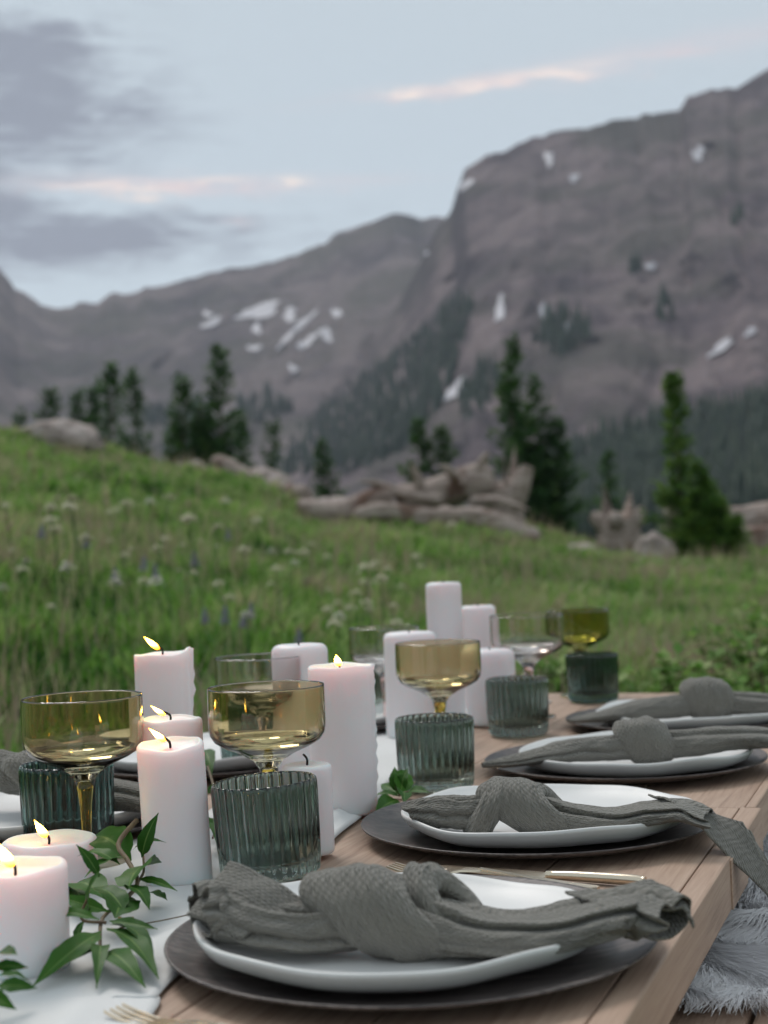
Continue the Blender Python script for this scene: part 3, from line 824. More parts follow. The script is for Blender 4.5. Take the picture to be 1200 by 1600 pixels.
def stump(name, x, y, h, r, label, seed):
    rs = random.Random(seed); z = g_at(x, y)
    t = thing(name, label, 'stump', (x, y, z))
    nS, nL = 28, 18; V = []
    for i in range(nL):
        f = i / (nL - 1)
        for j in range(nS):
            a = 2 * PI * j / nS
            hh = h * (.55 + .45 * max(0, nz(math.cos(a) * 2.2 + seed, math.sin(a) * 2.2)) * 2)
            rad = r * (1.25 - .55 * f) * (1 + .3 * fbm(math.cos(a) * 1.5 + seed, math.sin(a) * 1.5, f * 1.2, 3))
            V.append((rad * math.cos(a), rad * math.sin(a), -.1 + (hh + .1) * f))
    F = grid_faces(nL, nS, wrap_v=True); V.append((0, 0, h * .45))
    for j in range(nS): F.append((len(V) - 1, (nL - 1) * nS + j, (nL - 1) * nS + (j + 1) % nS))
    mesh_obj('trunk', V, F, 'dead_wood', t)
    for _ in range(5):
        a = rs.uniform(0, 6.28); l = rs.uniform(.15, .4) * h
        v, f = tube([(0, 0, h * .3), (math.cos(a) * r * .9, math.sin(a) * r * .9, h * .55), (math.cos(a) * (r + .35 * l), math.sin(a) * (r + .2 * l), h * rs.uniform(.3, .95))], [.16 * h, .13 * h, .07 * h], 8, 12)
        mesh_obj('root', v, f, 'dead_wood', t)
stump('upturned_root', 1.42, 17.3, 1.10, .20, 'jagged pale upturned root at the right end of the fallen trunk', 4)
stump('stump', 2.86, 18.0, .80, .26, 'low broken grey stump left of the right young conifer', 8)
log('fallen_log', (3.75, 19.6, .80), (6.4, 19.2, .82), .28, .32, 'big pale log lying behind the young conifer at the right edge', 9.0)
log('fallen_log', (4.0, 18.6, g_at(4.0, 18.6) + .2), (6.2, 18.0, g_at(6.2, 18) + .2), .2, .22, 'lower greyish log in front of the big log at the right edge', 12.0)

# ------------------------------------------------------------------ meadow grass
def in_table(x, y):
    th = R(20.8); n_ = x * math.cos(th) - y * math.sin(th); s_ = x * math.sin(th) + y * math.cos(th)
    return (n_ > -1.25) & (n_ < .25) & (s_ < 3.0) & (s_ > -.2)
def grass(name, n, rmin, rmax, hmin, hmax, wmin, tint_lo, tint_hi, seed, label, amax=.52, nseg=2, power=1.25, patchy=True, lean=.5):
    g = np.random.default_rng(seed)
    az = g.uniform(-amax, amax, n); uu = g.random(n)
    r = (rmin ** (2 - power) + uu * (rmax ** (2 - power) - rmin ** (2 - power))) ** (1 / (2 - power))
    x = r * np.sin(az); y = r * np.cos(az)
    keep = ~in_table(x, y)
    if patchy:
        p = vnoise(x * 1.3 + 40, y * 1.3 + 40, seed, 3)
        keep &= g.random(n) < np.clip(.72 + .6 * p, .12, 1)
    x, y, r = x[keep], y[keep], r[keep]; n = len(x)
    z = gz(x, y)
    clump = vnoise(x * .8 + 11, y * .8 + 7, seed + 3, 4)
    fine = vnoise(x * 3.6 + 5, y * 3.6 + 9, seed + 5, 3)
    h = g.uniform(hmin, hmax, n) * np.clip(1 + .35 * clump + .35 * fine, .35, 1.8)
    w = wmin * (1 + r * .16) * g.uniform(.7, 1.4, n)
    a = g.uniform(0, 6.283, n); bend = g.uniform(.1, 1.0, n) * lean * h
    dx, dy = np.cos(a), np.sin(a)
    tint = np.clip(tint_lo + (tint_hi - tint_lo) * (g.random(n) * .42 + .58 * (.5 + .60 * clump + .85 * fine)), 0, 1)
    rows = []
    tt = np.linspace(0, 1, nseg + 1)
    for k in range(nseg):
        t = tt[k]; ww = w * (1 - .55 * t)
        cx = x + dx * bend * t * t; cy = y + dy * bend * t * t; cz = z + h * t - .02
        rows.append(np.stack([cx - dy * ww, cy + dx * ww, cz], -1)); rows.append(np.stack([cx + dy * ww, cy - dx * ww, cz], -1))
    rows.append(np.stack([x + dx * bend, y + dy * bend, z + h * .96], -1))
    V = np.stack(rows, 1); m = V.shape[1]
    b = (np.arange(n) * m)[:, None]
    tris = []
    for k in range(nseg - 1):
        o = 2 * k; tris += [(o, o + 1, o + 3), (o, o + 3, o + 2)]
    o = 2 * (nseg - 1); tris.append((o, o + 1, o + 2))
    F = (b[:, :, None] + np.array(tris)[None]).reshape(-1, 3)
    ob = np_mesh(name, V.reshape(-1, 3), F, 'grass', attr=np.repeat(tint, m))
    tag(ob, label, 'grass', kind='stuff')
grass('meadow_grass', 280000, 2.3, 23, .035, .115, .0036, .06, .74, 1, 'lush green meadow grass covering the slope', lean=1.0)
grass('broad_herbs', 230000, 2.5, 20, .03, .14, .012, .0, .72, 2, 'broad leaved green herbs growing between the grass', lean=1.3)
grass('dry_grass', 40000, 2.6, 23, .12, .27, .0018, .68, 1.0, 3, 'tan dry grass stalks and seed heads scattered in the meadow', lean=.6)

# ------------------------------------------------------------------ wild flowers
def copy_tree(o, parent=None):
    c = o.copy(); COL.objects.link(c); c.parent = parent
    for ch in list(o.children): copy_tree(ch, c)
    return c
def flat_flower(petal, seed):
    """a stem carrying a flat cluster of tiny blossoms"""
    rs = random.Random(seed)
    t = thing('wild_flower', '', 'flower')
    v, f = tube([(0, 0, 0), (.008, .003, .16), (.0, .01, .33)], [.0025, .002, .0016], 5, 6)
    mesh_obj('stem', v, f, 'leaf_stem', t)
    V = []; F = []
    for _ in range(26):
        a = rs.uniform(0, 6.28); q = math.sqrt(rs.random()) * .022; cx, cy = math.cos(a) * q, math.sin(a) * q + .01
        cz = .335 - q * q * 34 + rs.uniform(-.008, .008); b0 = len(V); r = rs.uniform(.005, .008)
        V.append((cx, cy, cz + .003))
        for s in range(6): V.append((cx + r * math.cos(s * PI / 3), cy + r * math.sin(s * PI / 3), cz))
        for s in range(6): F.append((b0, b0 + 1 + s, b0 + 1 + (s + 1) % 6))
    mesh_obj('flower_head', V, F, petal, t, smooth=False)
    return t
def spike_flower(seed):
    rs = random.Random(seed)
    t = thing('lupine', '', 'flower')
    v, f = tube([(0, 0, 0), (.005, .0, .2), (.0, .0, .33)], [.003, .0025, .001], 5, 6)
    mesh_obj('stem', v, f, 'leaf_stem', t)
    V = []; F = []
    for i in range(60):
        g = i / 60; a = i * 2.4; z = .24 + .09 * g; r = .018 * (1 - .75 * g)
        cx, cy = math.cos(a) * r, math.sin(a) * r; b0 = len(V); s = .007 * (1 - .4 * g)
        V += [(cx - s * math.sin(a), cy + s * math.cos(a), z), (cx + s * math.sin(a), cy - s * math.cos(a), z), (cx * 1.5, cy * 1.5, z + s * .6), (cx, cy, z + 1.6 * s)]
        F += [(b0, b0 + 1, b0 + 2), (b0, b0 + 2, b0 + 3), (b0 + 1, b0 + 3, b0 + 2)]
    mesh_obj('flower_spike', V, F, 'violet_petal', t, smooth=False)
    return t
m_, k_, b_, o_ = new_mat('leaf_stem'); setc(k_, b_, (.06, .12, .03)); b_.inputs['Roughness'].default_value = .6
P_cream = flat_flower('cream_petal', 1); P_white = flat_flower('white_petal', 2); P_vio = spike_flower(3)
def sow(proto, spots, label, group):
    for i, (az_, r_, s_) in enumerate(spots):
        o = proto if i == 0 else copy_tree(proto)
        x, y = r_ * math.sin(az_), r_ * math.cos(az_)
        o.location = (x, y, g_at(x, y)); o.rotation_euler = (random.uniform(-.15, .15), random.uniform(-.15, .15), random.uniform(0, 6)); o.scale = (s_, s_, s_)
        tag(o, label, 'flower', group)
rf = random.Random(5)
def az_of(px): return math.atan((px - 600) / 2291)
cre = [(az_of(px) , r, rf.uniform(.9, 1.4)) for px, r in [(60, 6.2), (105, 5.8), (112, 6.4), (132, 6.0), (75, 5.4), (180, 6.2), (195, 5.7), (270, 5.5), (315, 6.0), (330, 6.3), (290, 5.9), (365, 5.2), (375, 5.6), (430, 5.6), (440, 5.9), (470, 6.4), (515, 5.1), (545, 5.0), (555, 5.3), (585, 5.2), (600, 4.9), (225, 5.0), (150, 5.2), (345, 4.8), (400, 7.2), (500, 7.5), (90, 7.4), (240, 7.0), (20, 6.7), (640, 7.6), (700, 9)]] + [(az_of(rf.uniform(-40, 640)), rf.uniform(4.4, 8.5), rf.uniform(.6, 1.1)) for _ in range(34)]
whi = [(az_of(px), r, rf.uniform(.8, 1.2)) for px, r in [(85, 8.0), (95, 7.4), (240, 7.6), (350, 8.6), (430, 6.6), (445, 6.2), (505, 4.8), (30, 5.6), (10, 4.7), (160, 4.6), (260, 4.7), (385, 4.5), (120, 4.9)]]
vio = [(az_of(px), r, rf.uniform(.55, .8)) for px, r in [(128, 6.6), (215, 6.2), (245, 6.0), (350, 8.4), (320, 5.2), (345, 5.1), (365, 5.2), (378, 5.3), (450, 4.8), (60, 6.8), (170, 6.0), (300, 6.6)]]
sow(P_cream, cre, 'flat cream flower cluster standing above the meadow grass', 'cream yarrow flowers in the meadow')
sow(P_white, whi, 'small whiter flower cluster standing above the meadow grass', 'white yarrow flowers in the meadow')
sow(P_vio, vio, 'violet flower spike rising from the meadow grass', 'violet lupines in the meadow')

# low leafy shrubs behind the far end of the table
def shrub(x, y, w_, h_, label, seed, tint=(.2, .75)):
    rs = random.Random(seed); z = g_at(x, y)
    t = thing('shrub', label, 'shrub', (x, y, z))
    V = []; F = []; A = []; SV = []; SF = []
    for i in range(46):
        a = rs.uniform(0, 6.28); q = math.sqrt(rs.random()) * w_; ex, ey = math.cos(a) * q, math.sin(a) * q
        hh = h_ * (1 - .5 * (q / w_) ** 2) * rs.uniform(.7, 1.1)
        P = [(ex * .25, ey * .25, -.02), (ex * .7, ey * .7, hh * .6), (ex, ey, hh)]
        v, f = tube(P, [.004, .003, .001], 4, 6); b0 = len(SV); SV += [tuple(q_) for q_ in v]; SF += [tuple(k + b0 for k in ff) for ff in f]
        C = catmull(P, 12)
        for c in C[2:]:
            for _ in range(3):
                aa = rs.uniform(0, 6.28); l = rs.uniform(.025, .05); up = rs.uniform(-.2, .8)
                dx, dy = math.cos(aa) * l, math.sin(aa) * l; wx, wy = -math.sin(aa) * l * .35, math.cos(aa) * l * .35
                b0 = len(V)
                V += [tuple(c), (c[0] + dx * .5 + wx, c[1] + dy * .5 + wy, c[2] + up * l * .5), (c[0] + dx, c[1] + dy, c[2] + up * l), (c[0] + dx * .5 - wx, c[1] + dy * .5 - wy, c[2] + up * l * .5)]
                F.append((b0, b0 + 1, b0 + 2, b0 + 3)); A += [rs.uniform(*tint)] * 4
    mesh_obj('stems', SV, SF, 'twig', t)
    np_mesh('foliage', V, F, 'grass', t, attr=A)
for i_, (x_, y_, w_, h_, lb_) in enumerate([(.95, 3.7, .26, .34, 'leafy green shrub behind the far napkin, rightmost of the row'), (.68, 3.75, .25, .32, 'leafy shrub directly behind the far knotted napkin'), (1.15, 4.6, .3, .36, 'taller shrub at the right edge behind the others'), (.42, 4.5, .22, .22, 'low shrub just left of the far napkin, behind the tan rock'), (1.35, 3.7, .24, .3, 'shrub just past the right end of the row')]):
    shrub(x_, y_, w_, h_, lb_, 60 + i_)

# ================================================================== TABLE
TH = R(20.8)
TZ = .40
def sn(s, n): return (s * math.sin(TH) + n * math.cos(TH), s * math.cos(TH) - n * math.sin(TH))
def wooden_table(label, s0, s1, nl, nr_out, nr_in, seed, seams):
    rs = random.Random(seed)
    t = thing('wooden_table', label, 'table', (0, 0, 0), -TH, 'low wooden tables set end to end')
    # planks run along the table
    k = 7; g = .0016
    for i in range(k):
        a = nl + .024 + (nr_in - nl - .024) * i / k; b = nl + .024 + (nr_in - nl - .024) * (i + 1) / k
        V, F = box_vf(a + g * .5, b - g * .5, s0 + .002, s1 - .002, TZ - .020, TZ - rs.uniform(0.0, .0012), .0015)
        mesh_obj('plank', V, F, 'cedar', t, smooth=False)
    V, F = box_vf(nr_in + g * .3, nr_out, s0, s1, TZ - .043, TZ + .0006, .0022); mesh_obj('edge_board', V, F, 'cedar', t, smooth=False)
    V, F = box_vf(nl, nl + .0235, s0, s1, TZ - .043, TZ + .0006, .0022); mesh_obj('edge_board', V, F, 'cedar', t, smooth=False)
    for sa in seams:
        V, F = box_vf(nr_out - .0005, nr_out + .0016, sa, sa + .10, TZ - .0425, TZ - .001, .0008); mesh_obj('edge_strip', V, F, 'cedar', t, smooth=False)
    for (n_, s_) in ((nl + .12, s0 + .12), (nl + .12, s1 - .12), (nr_in - .26, s0 + .12), (nr_in - .26, s1 - .12)):
        V, F = box_vf(n_ - .03, n_ + .03, s_ - .03, s_ + .03, -.03, TZ - .0205, .003); mesh_obj('leg', V, F, 'cedar', t, smooth=False)
    for s_ in (s0 + .12, s1 - .12):
        V, F = box_vf(nl + .05, nr_in - .05, s_ - .055, s_ - .031, TZ - .07, TZ - .0205, .002); mesh_obj('cross_beam', V, F, 'cedar', t, smooth=False)
wooden_table('nearer low cedar plank table carrying the two closest right hand place settings', .45, 1.497, -1.065, -.180, -.2012, 3, [1.26])
wooden_table('farther low cedar plank table butted against the nearer one', 1.4995, 2.565, -1.06, -.186, -.197, 4, [])

# bench tucked beside the table, with its sheepskin
def bench():
    t = thing('bench', 'low wooden bench board showing under the sheepskin at the bottom right', 'bench', (0, 0, 0), -TH)
    for i in range(3):
        V, F = box_vf(-.270 + i * .122, -.152 + i * .122, .75, 2.5, .285, .312, .003)
        mesh_obj('plank', V, F, 'cedar', t, smooth=False)
    for s_ in (.9, 2.35):
        for n_ in (-.22, .05):
            V, F = box_vf(n_ - .025, n_ + .025, s_ - .025, s_ + .025, -.03, .2845, .003); mesh_obj('leg', V, F, 'cedar', t, smooth=False)
bench()
def sheepskin():
    g = np.random.default_rng(12)
    t = thing('sheepskin', 'shaggy white sheepskin spread over the bench beside the table', 'sheepskin', (0, 0, 0), -TH)
    cx0, hx, cy0, hy = -.075, .185, 1.60, .45
    nx, ny = 26, 60; V = []
    for i in range(nx):
        for j in range(ny):
            u = i / (nx - 1) * 2 - 1; v = j / (ny - 1) * 2 - 1
            a = math.atan2(v, u); q = 1 + .04 * math.sin(4 * a) + .03 * math.sin(7 * a + 1)
            x = cx0 + hx * u * q; y = cy0 + hy * v * q
            V.append((x, y, .3145 + .0012 + .001 * fbm(x * 9, y * 9, 3) - max(0, x - .09) * 1.5))
    mesh_obj('hide', V, grid_faces(nx, ny), 'hide', t)
    # wool: fine curved locks, combed in drifting directions
    n = 120000
    u = g.uniform(-1, 1, n); v = g.uniform(-1, 1, n)
    x = cx0 + hx * u; y = cy0 + hy * v
    z = .319 + .004 * vnoise(x * 9 + 30, y * 9 + 30, 5, 2) - np.clip(x - .09, 0, None) * 1.5
    fl = vnoise(x * 11 + 20, y * 11 + 20, 8, 3)
    a = -.9 + 1.2 * fl + g.normal(0, .30, n)
    L = g.uniform(.018, .065, n); w_ = g.uniform(.00018, .00045, n)
    dx, dy = np.cos(a), np.sin(a)
    pile = np.clip(.8 + .9 * vnoise(x * 22 + 4, y * 22 + 9, 15, 2), .3, 1.6)
    rows = []
    for tt, hh, ww in ((0, 0, 1), (.35, .008, 1.0), (.7, .009, .8), (1.0, .004, .15)):
        cx = x + dx * L * tt; cy = y + dy * L * tt; cz = z + hh * (.75 + .3 * g.random(n)) * pile
        rows.append(np.stack([cx - dy * w_ * ww, cy + dx * w_ * ww, cz], -1)); rows.append(np.stack([cx + dy * w_ * ww, cy - dx * w_ * ww, cz + .0004], -1))
    VV = np.stack(rows, 1); b = (np.arange(n) * 8)[:, None, None]
    q = np.array([(0, 1, 3, 2), (2, 3, 5, 4), (4, 5, 7, 6)])
    tint = np.clip(.6 + .35 * fl + g.normal(0, .15, n), 0, 1)
    o = np_mesh('wool', VV.reshape(-1, 3), (b + q[None]).reshape(-1, 4), 'fleece', t, attr=np.repeat(tint, 8), smooth=True)
    o['kind'] = 'stuff'
sheepskin()

# ---- white runner
RUN_R = [(-.165, .35), (-.149, .868), (-.147, .943), (-.060, 1.367), (-.019, 1.578), (.020, 1.871), (.10, 2.15), (.22, 2.36), (.27, 2.48)]
RUN_L = [(-.43, .40), (-.40, .80), (-.38, .98), (-.305, 1.25), (-.254, 1.417), (-.196, 1.58), (-.171, 1.867), (-.06, 2.144), (.00, 2.32), (.09, 2.54)]
def runner_z(x, y):
    r = .0016 + .0042 * max(0, fbm(x * 7 + 3, y * 4.5, 2.0, 3) + .15)
    return r
def runner():
    nv, nu = 180, 40
    Rr = catmull([(*p, 0) for p in RUN_R], nv); Ll = catmull([(*p, 0) for p in RUN_L], nv)
    V = []
    for i in range(nv):
        for j in range(nu):
            f = j / (nu - 1); p = Ll[i] * (1 - f) + Rr[i] * f
            p = p + np.array([.004 * nz(i * .12, f * 2), 0, 0])
            z = runner_z(p[0], p[1])
            e = min(f, 1 - f)
            # rolled hem and one soft fold near the right side
            z += .003 * math.exp(-(e / .02) ** 2) + .007 * math.exp(-((f - .86 + .05 * math.sin(i * .05)) / .045) ** 2) * (.5 + .5 * math.sin(i * .09 + 1))
            if e < .015: z *= .35
            V.append((p[0], p[1], TZ + .001 + z))
    o = mesh_obj('table_runner', V, grid_faces(nv, nu), 'linen')
    so = o.modifiers.new('thickness', 'SOLIDIFY'); so.thickness = .0012; so.offset = 1
    tag(o, 'crumpled white linen runner lying down the middle of the tables', 'table runner')
runner()

# ------------------------------------------------------------------ table ware
def charger_mesh():
    pr = [(0, .004), (.06, .004), (.118, .0042), (.132, .0055), (.150, .0095), (.1630, .0136), (.1648, .0142), (.1655, .0136), (.1650, .0122), (.150, .0068), (.132, .0022), (.118, .0002), (.06, 0.0), (0, 0.0)]
    return lathe(pr, 96)
_cv, _cf = charger_mesh()
CH_ME = None
def charger(x, y, label, rz=0.0):
    global CH_ME
    if CH_ME is None:
        o = mesh_obj('charger_plate', _cv, _cf, 'charger'); CH_ME = o.data
    else:
        o = bpy.data.objects.new('charger_plate', CH_ME); COL.objects.link(o)
    o.location = (x, y, TZ + .0012); o.rotation_euler = (0, 0, rz)
    tag(o, label, 'charger plate', 'dark charger plates under the dinner plates')
def dinner_plate(x, y, label, seed, rz=0.0, tilt=(0, 0)):
    pr = [(0, .0052), (.05, .0052), (.085, .0060), (.106, .0088), (.121, .0138), (.1292, .0186), (.1318, .0206), (.1334, .0211), (.1350, .0202), (.1346, .0176), (.1295, .0104), (.117, .0042), (.098, .0010), (.086, 0.0), (.05, 0.0006), (0, .0006)]
    ph = [seed * 1.7, seed * 2.9, seed * .8]
    def fr(i, a, r, z):
        k = min(1, (r / .13) ** 2)
        return r * (1 + k * (.014 * math.sin(2 * a + ph[0]) + .011 * math.sin(3 * a + ph[1]) + .004 * math.sin(7 * a + ph[2])))
    def fz(i, a, r, z):
        k = max(0, min(1, (r - .095) / .035))
        return z + k * (.0015 * math.sin(2 * a + ph[1]) + .0010 * math.sin(5 * a + ph[0]) + .0006 * math.sin(9 * a))
    V, F = lathe(pr, 120, fr, fz)
    o = mesh_obj('dinner_plate', V, F, 'ceramic')
    o.location = (x, y, TZ + .0058 + .086 * max(abs(tilt[0]), abs(tilt[1]))); o.rotation_euler = (tilt[0], tilt[1], rz)
    tag(o, label, 'plate', 'hand formed white dinner plates')
charger(.007, .998, 'dark charger plate closest to the camera, nearest place setting', .1)
charger(.132, 1.385, 'dark charger plate of the second place setting on the right side', .2)
charger(.273, 1.745, 'dark charger plate of the third place setting on the right side', .0)
charger(.415, 2.115, 'dark charger plate of the farthest place setting on the right side', .3)
charger(-.370, 1.520, 'dark charger plate at the left edge behind the ribbed tumbler', .4)
charger(-.236, 1.895, 'dark charger plate behind the lit candles on the left side', .0)
charger(-.10, 2.27, 'dark charger plate farthest away on the left side', .0)
dinner_plate(-.002, .988, 'large white stoneware plate closest to the camera under the big napkin knot', 1, .3, (0, .018))
dinner_plate(.140, 1.372, 'white stoneware plate of the second right hand setting', 2, 1.3, (0, .012))
dinner_plate(.283, 1.735, 'white stoneware plate of the third right hand setting', 3, 2.1)
dinner_plate(.425, 2.105, 'white stoneware plate of the farthest right hand setting', 4, .8)
dinner_plate(-.372, 1.515, 'white plate at the left edge behind the ribbed tumbler', 5, .1)
dinner_plate(-.236, 1.89, 'white plate seen between the lit candles on the left', 6, .7)
dinner_plate(-.10, 2.265, 'white plate farthest away on the left side, behind the candles', 7, .5)

# ---- knotted gauze napkins
def tail(ctrl, seed, creases, nL=150, nS=120, corner=(), rough=.05):
    """a gathered cloth tail: an open tube with a few laid-over folds.
    ctrl rows: x,y,z,half width,half height; creases: (angle at knot, angle at end, depth, step, width)"""
    C = catmull(ctrl, nL); P = C[:, :3]
    T = np.gradient(P, axis=0); T /= np.linalg.norm(T, axis=1)[:, None]
    V = []; UV = []; L = 0.0
    for i in range(nL):
        if i: L += float(np.linalg.norm(P[i] - P[i - 1]))
        f = i / (nL - 1)
        s = np.cross(T[i], [0, 0, 1.0]); s /= np.linalg.norm(s); q = np.cross(s, T[i])
        wv, hv = max(C[i, 3], .002), max(C[i, 4], .002)
        for j in range(nS):
            a = 2 * PI * j / nS
            ca, sa = math.cos(a), math.sin(a)
            ex = math.copysign(abs(ca) ** .9, ca); ey = math.copysign(abs(sa) ** .9, sa)
            rad = 1.0
            for (a0, a1, dep, step, wd) in creases:
                ac = a0 + (a1 - a0) * f + .22 * nz(f * 5 + seed * 2 + a0, 3.0)
                d = (a - ac + PI) % (2 * PI) - PI
                rad -= dep * math.exp(-(d / wd) ** 2)
                rad += step * math.exp(-((d - 1.6 * wd) / (1.2 * wd)) ** 2) if d > 0 else 0
            rad += rough * 1.6 * nz(f * 5 + seed * 3, ca * 1.4, sa * 1.4) + rough * nz(f * 14 + seed, ca * 2.6 + f * 3, sa * 2.6)
            rad += .5 * rough * abs(nz(f * 9 - a * 1.3, a * 2.0 + seed, 1.0))
            p = P[i] + s * (wv * ex * rad) + q * (hv * ey * rad)
            for (ac, ln, sp) in corner:
                d = (a - ac + PI) % (2 * PI) - PI
                k = max(0, (f - .70) / .30) ** 2 * math.exp(-(d / sp) ** 2)
                p = p + T[i] * (ln * k)
            V.append(p); UV.append((L, a * (wv + hv) * .5))
    return V, grid_faces(nL, nS, wrap_v=True), UV
def band(c, ry, rz_, hw, th, shear, yaw, seed, nL=110, nS=48, spread=.0, lump=.10):
    """one turn of cloth wrapped round the middle of the napkin"""
    V = []; UV = []
    cy_, sy_ = math.cos(yaw), math.sin(yaw)
    for i in range(nL):
        f = i / nL; a = 2 * PI * f
        ca, sa = math.cos(a), math.sin(a)
        wid = hw * (1 + spread * (.5 + .5 * math.cos(a - PI * .80)))     # widest on the near top side
        for j in range(nS):
            b = 2 * PI * j / nS
            cb, sb = math.cos(b), math.sin(b)
            xo = wid * math.copysign(abs(cb) ** .8, cb)
            e = xo / wid
            puff = th * math.copysign(abs(sb) ** .9, sb)
            crown = -.27 * abs(e) ** 2.4 * th * 1.7                    # the edges turn in
            pl = .0011 * math.sin(e * 7 + 2.5 * nz(f * 5 + seed, e)) + .0007 * math.sin(e * 19 + 3 * nz(f * 7, e + seed))
            lm = lump * th * nz(math.cos(a) * 1.6 + seed, math.sin(a) * 1.6, e * 1.5) * 2
            rr = puff + crown + (pl + lm) * (1 if sb > -.2 else 0)
            x = xo + shear * sa
            y = (ry + rr) * ca; z = (rz_ + rr) * sa
            V.append((c[0] + x * cy_ - y * sy_, c[1] + x * sy_ + y * cy_, c[2] + z))
            UV.append((f * 2 * PI * (ry + rz_) * .5, xo))
    return V, grid_faces(nL, nS, wrap_u=True, wrap_v=True), UV
def flap(A, B, C, D, seed, bulge=.006, n=26):
    A, B, C, D = (np.array(q, float) for q in (A, B, C, D))
    N = np.cross(B - A, D - A); N /= np.linalg.norm(N)
    V = []; UV = []
    for i in range(n):
        for j in range(n):
            u = i / (n - 1); v = j / (n - 1)
            p = A * (1 - u) * (1 - v) + B * u * (1 - v) + C * u * v + D * (1 - u) * v
            p = p + N * (bulge * math.sin(PI * u) * (.4 + .6 * math.sin(PI * v)) + .0022 * nz(u * 3 + seed, v * 3) + .0010 * nz(u * 9, v * 7 + seed))
            V.append(p); UV.append((u * np.linalg.norm(B - A), v * np.linalg.norm(D - A)))
    return V, grid_faces(n, n), UV
def napkin(label, tails, bands, origin, rz=0.0, scale=1.0, flaps=()):
    t = thing('napkin', label, 'napkin', (origin[0], origin[1], TZ), rz, 'knotted grey gauze napkins')
    t.scale = (scale,) * 3
    o3 = np.array([origin[0], origin[1], 0])
    for kw in tails:
        ctrl = np.array(kw.pop('ctrl'), float); ctrl[:, 0] -= origin[0]; ctrl[:, 1] -= origin[1]
        V, F, UV = tail(ctrl, **kw)
        o = mesh_obj('tail', V, F, 'gauze', t, uv=UV)
        so = o.modifiers.new('cloth', 'SOLIDIFY'); so.thickness = .0014; so.offset = -1
    for q in flaps:
        V, F, UV = flap(*[(p[0] - origin[0], p[1] - origin[1], p[2]) for p in q[:4]], q[4], q[5])
        o = mesh_obj('fold', V, F, 'gauze', t, uv=UV)
        so = o.modifiers.new('cloth', 'SOLIDIFY'); so.thickness = .0016; so.offset = 0
    for kw in bands:
        c = kw.pop('c'); c = (c[0] - origin[0], c[1] - origin[1], c[2])
        V, F, UV = band(c, **kw)
        mesh_obj('knot', V, F, 'gauze', t, uv=UV)
    return t
napkin('large crinkled grey napkin knot on the closest plate',
    [dict(ctrl=[(-.02, .952, .034, .020, .015), (-.048, .952, .031, .027, .0150), (-.075, .955, .033, .032, .0140), (-.098, .962, .037, .033, .0150), (-.116, .966, .041, .030, .0175), (-.129, .960, .043, .026, .0165)], seed=1.3,
        creases=[(2.1, 1.65, .40, .18, .15), (3.4, 2.85, .20, .10, .14), (.7, .4, .2, .1, .2)], corner=[(1.5, .004, .5), (2.9, .008, .5)]),
     dict(ctrl=[(.00, .952, .034, .020, .017), (.03, .944, .029, .027, .0155), (.06, .936, .0265, .030, .0115), (.09, .930, .0285, .032, .0108), (.116, .932, .0335, .033, .0105), (.138, .936, .0375, .033, .0110), (.155, .933, .0375, .031, .0135), (.168, .922, .0345, .027, .0145)], seed=4.1,
        creases=[(1.15, .35, .34, .18, .14), (2.2, 1.55, .32, .14, .15), (5.9, 5.2, .16, .08, .14)], corner=[(.3, .010, .5), (1.9, .004, .4), (5.4, -.010, .6)])],
    [dict(c=(-.010, .952, .0385), ry=.0245, rz_=.0200, hw=.030, th=.0100, shear=-.020, yaw=-.28, seed=2.2, spread=.25),
     dict(c=(.032, .958, .0380), ry=.020, rz_=.0190, hw=.014, th=.0088, shear=-.020, yaw=-.5, seed=6.2)],
    (0, .95), flaps=[((-.058, .958, .046), (-.112, .984, .069), (-.137, .948, .043), (-.100, .924, .033), 1.0, .005),
                     ((.108, .962, .045), (.166, .968, .049), (.177, .921, .0425), (.126, .918, .0455), 2.0, .004),
                     ((.166, .968, .049), (.182, .948, .039), (.182, .918, .030), (.177, .921, .0425), 3.0, -.003)])
napkin('grey napkin knot on the second right hand plate, its tail hanging over the table edge',
    [dict(ctrl=[(.085, 1.318, .034, .020, .015), (.062, 1.323, .033, .024, .0145), (.042, 1.330, .034, .025, .014), (.020, 1.338, .033, .019, .011)], seed=8.3,
        creases=[(2.0, 1.7, .34, .14, .16), (3.2, 3.0, .18, .08, .15)], corner=[(2.5, .01, .5)]),
     dict(ctrl=[(.12, 1.312, .034, .020, .016), (.155, 1.302, .0275, .024, .0125), (.19, 1.292, .0265, .026, .0095), (.222, 1.288, .0320, .029, .0085), (.248, 1.283, .0345, .031, .0075), (.268, 1.274, .0290, .028, .006)], seed=3.6,
        creases=[(1.0, .4, .36, .16, .16), (2.2, 1.7, .34, .14, .16)], corner=[(.0, .010, .6)])],
    [dict(c=(.120, 1.312, .037), ry=.024, rz_=.0175, hw=.027, th=.0095, shear=-.018, yaw=-.35, seed=5.5, spread=.2),
     dict(c=(.082, 1.315, .035), ry=.021, rz_=.0165, hw=.014, th=.009, shear=.010, yaw=-.1, seed=7.9)],
    (.11, 1.32), flaps=[((.226, 1.318, .0435), (.246, 1.258, .038), (.3205, 1.243, -.043), (.300, 1.288, .022), 4.0, .008),
                        ((.300, 1.288, .022), (.3205, 1.243, -.043), (.326, 1.262, -.034), (.311, 1.292, .010), 5.0, .003)])
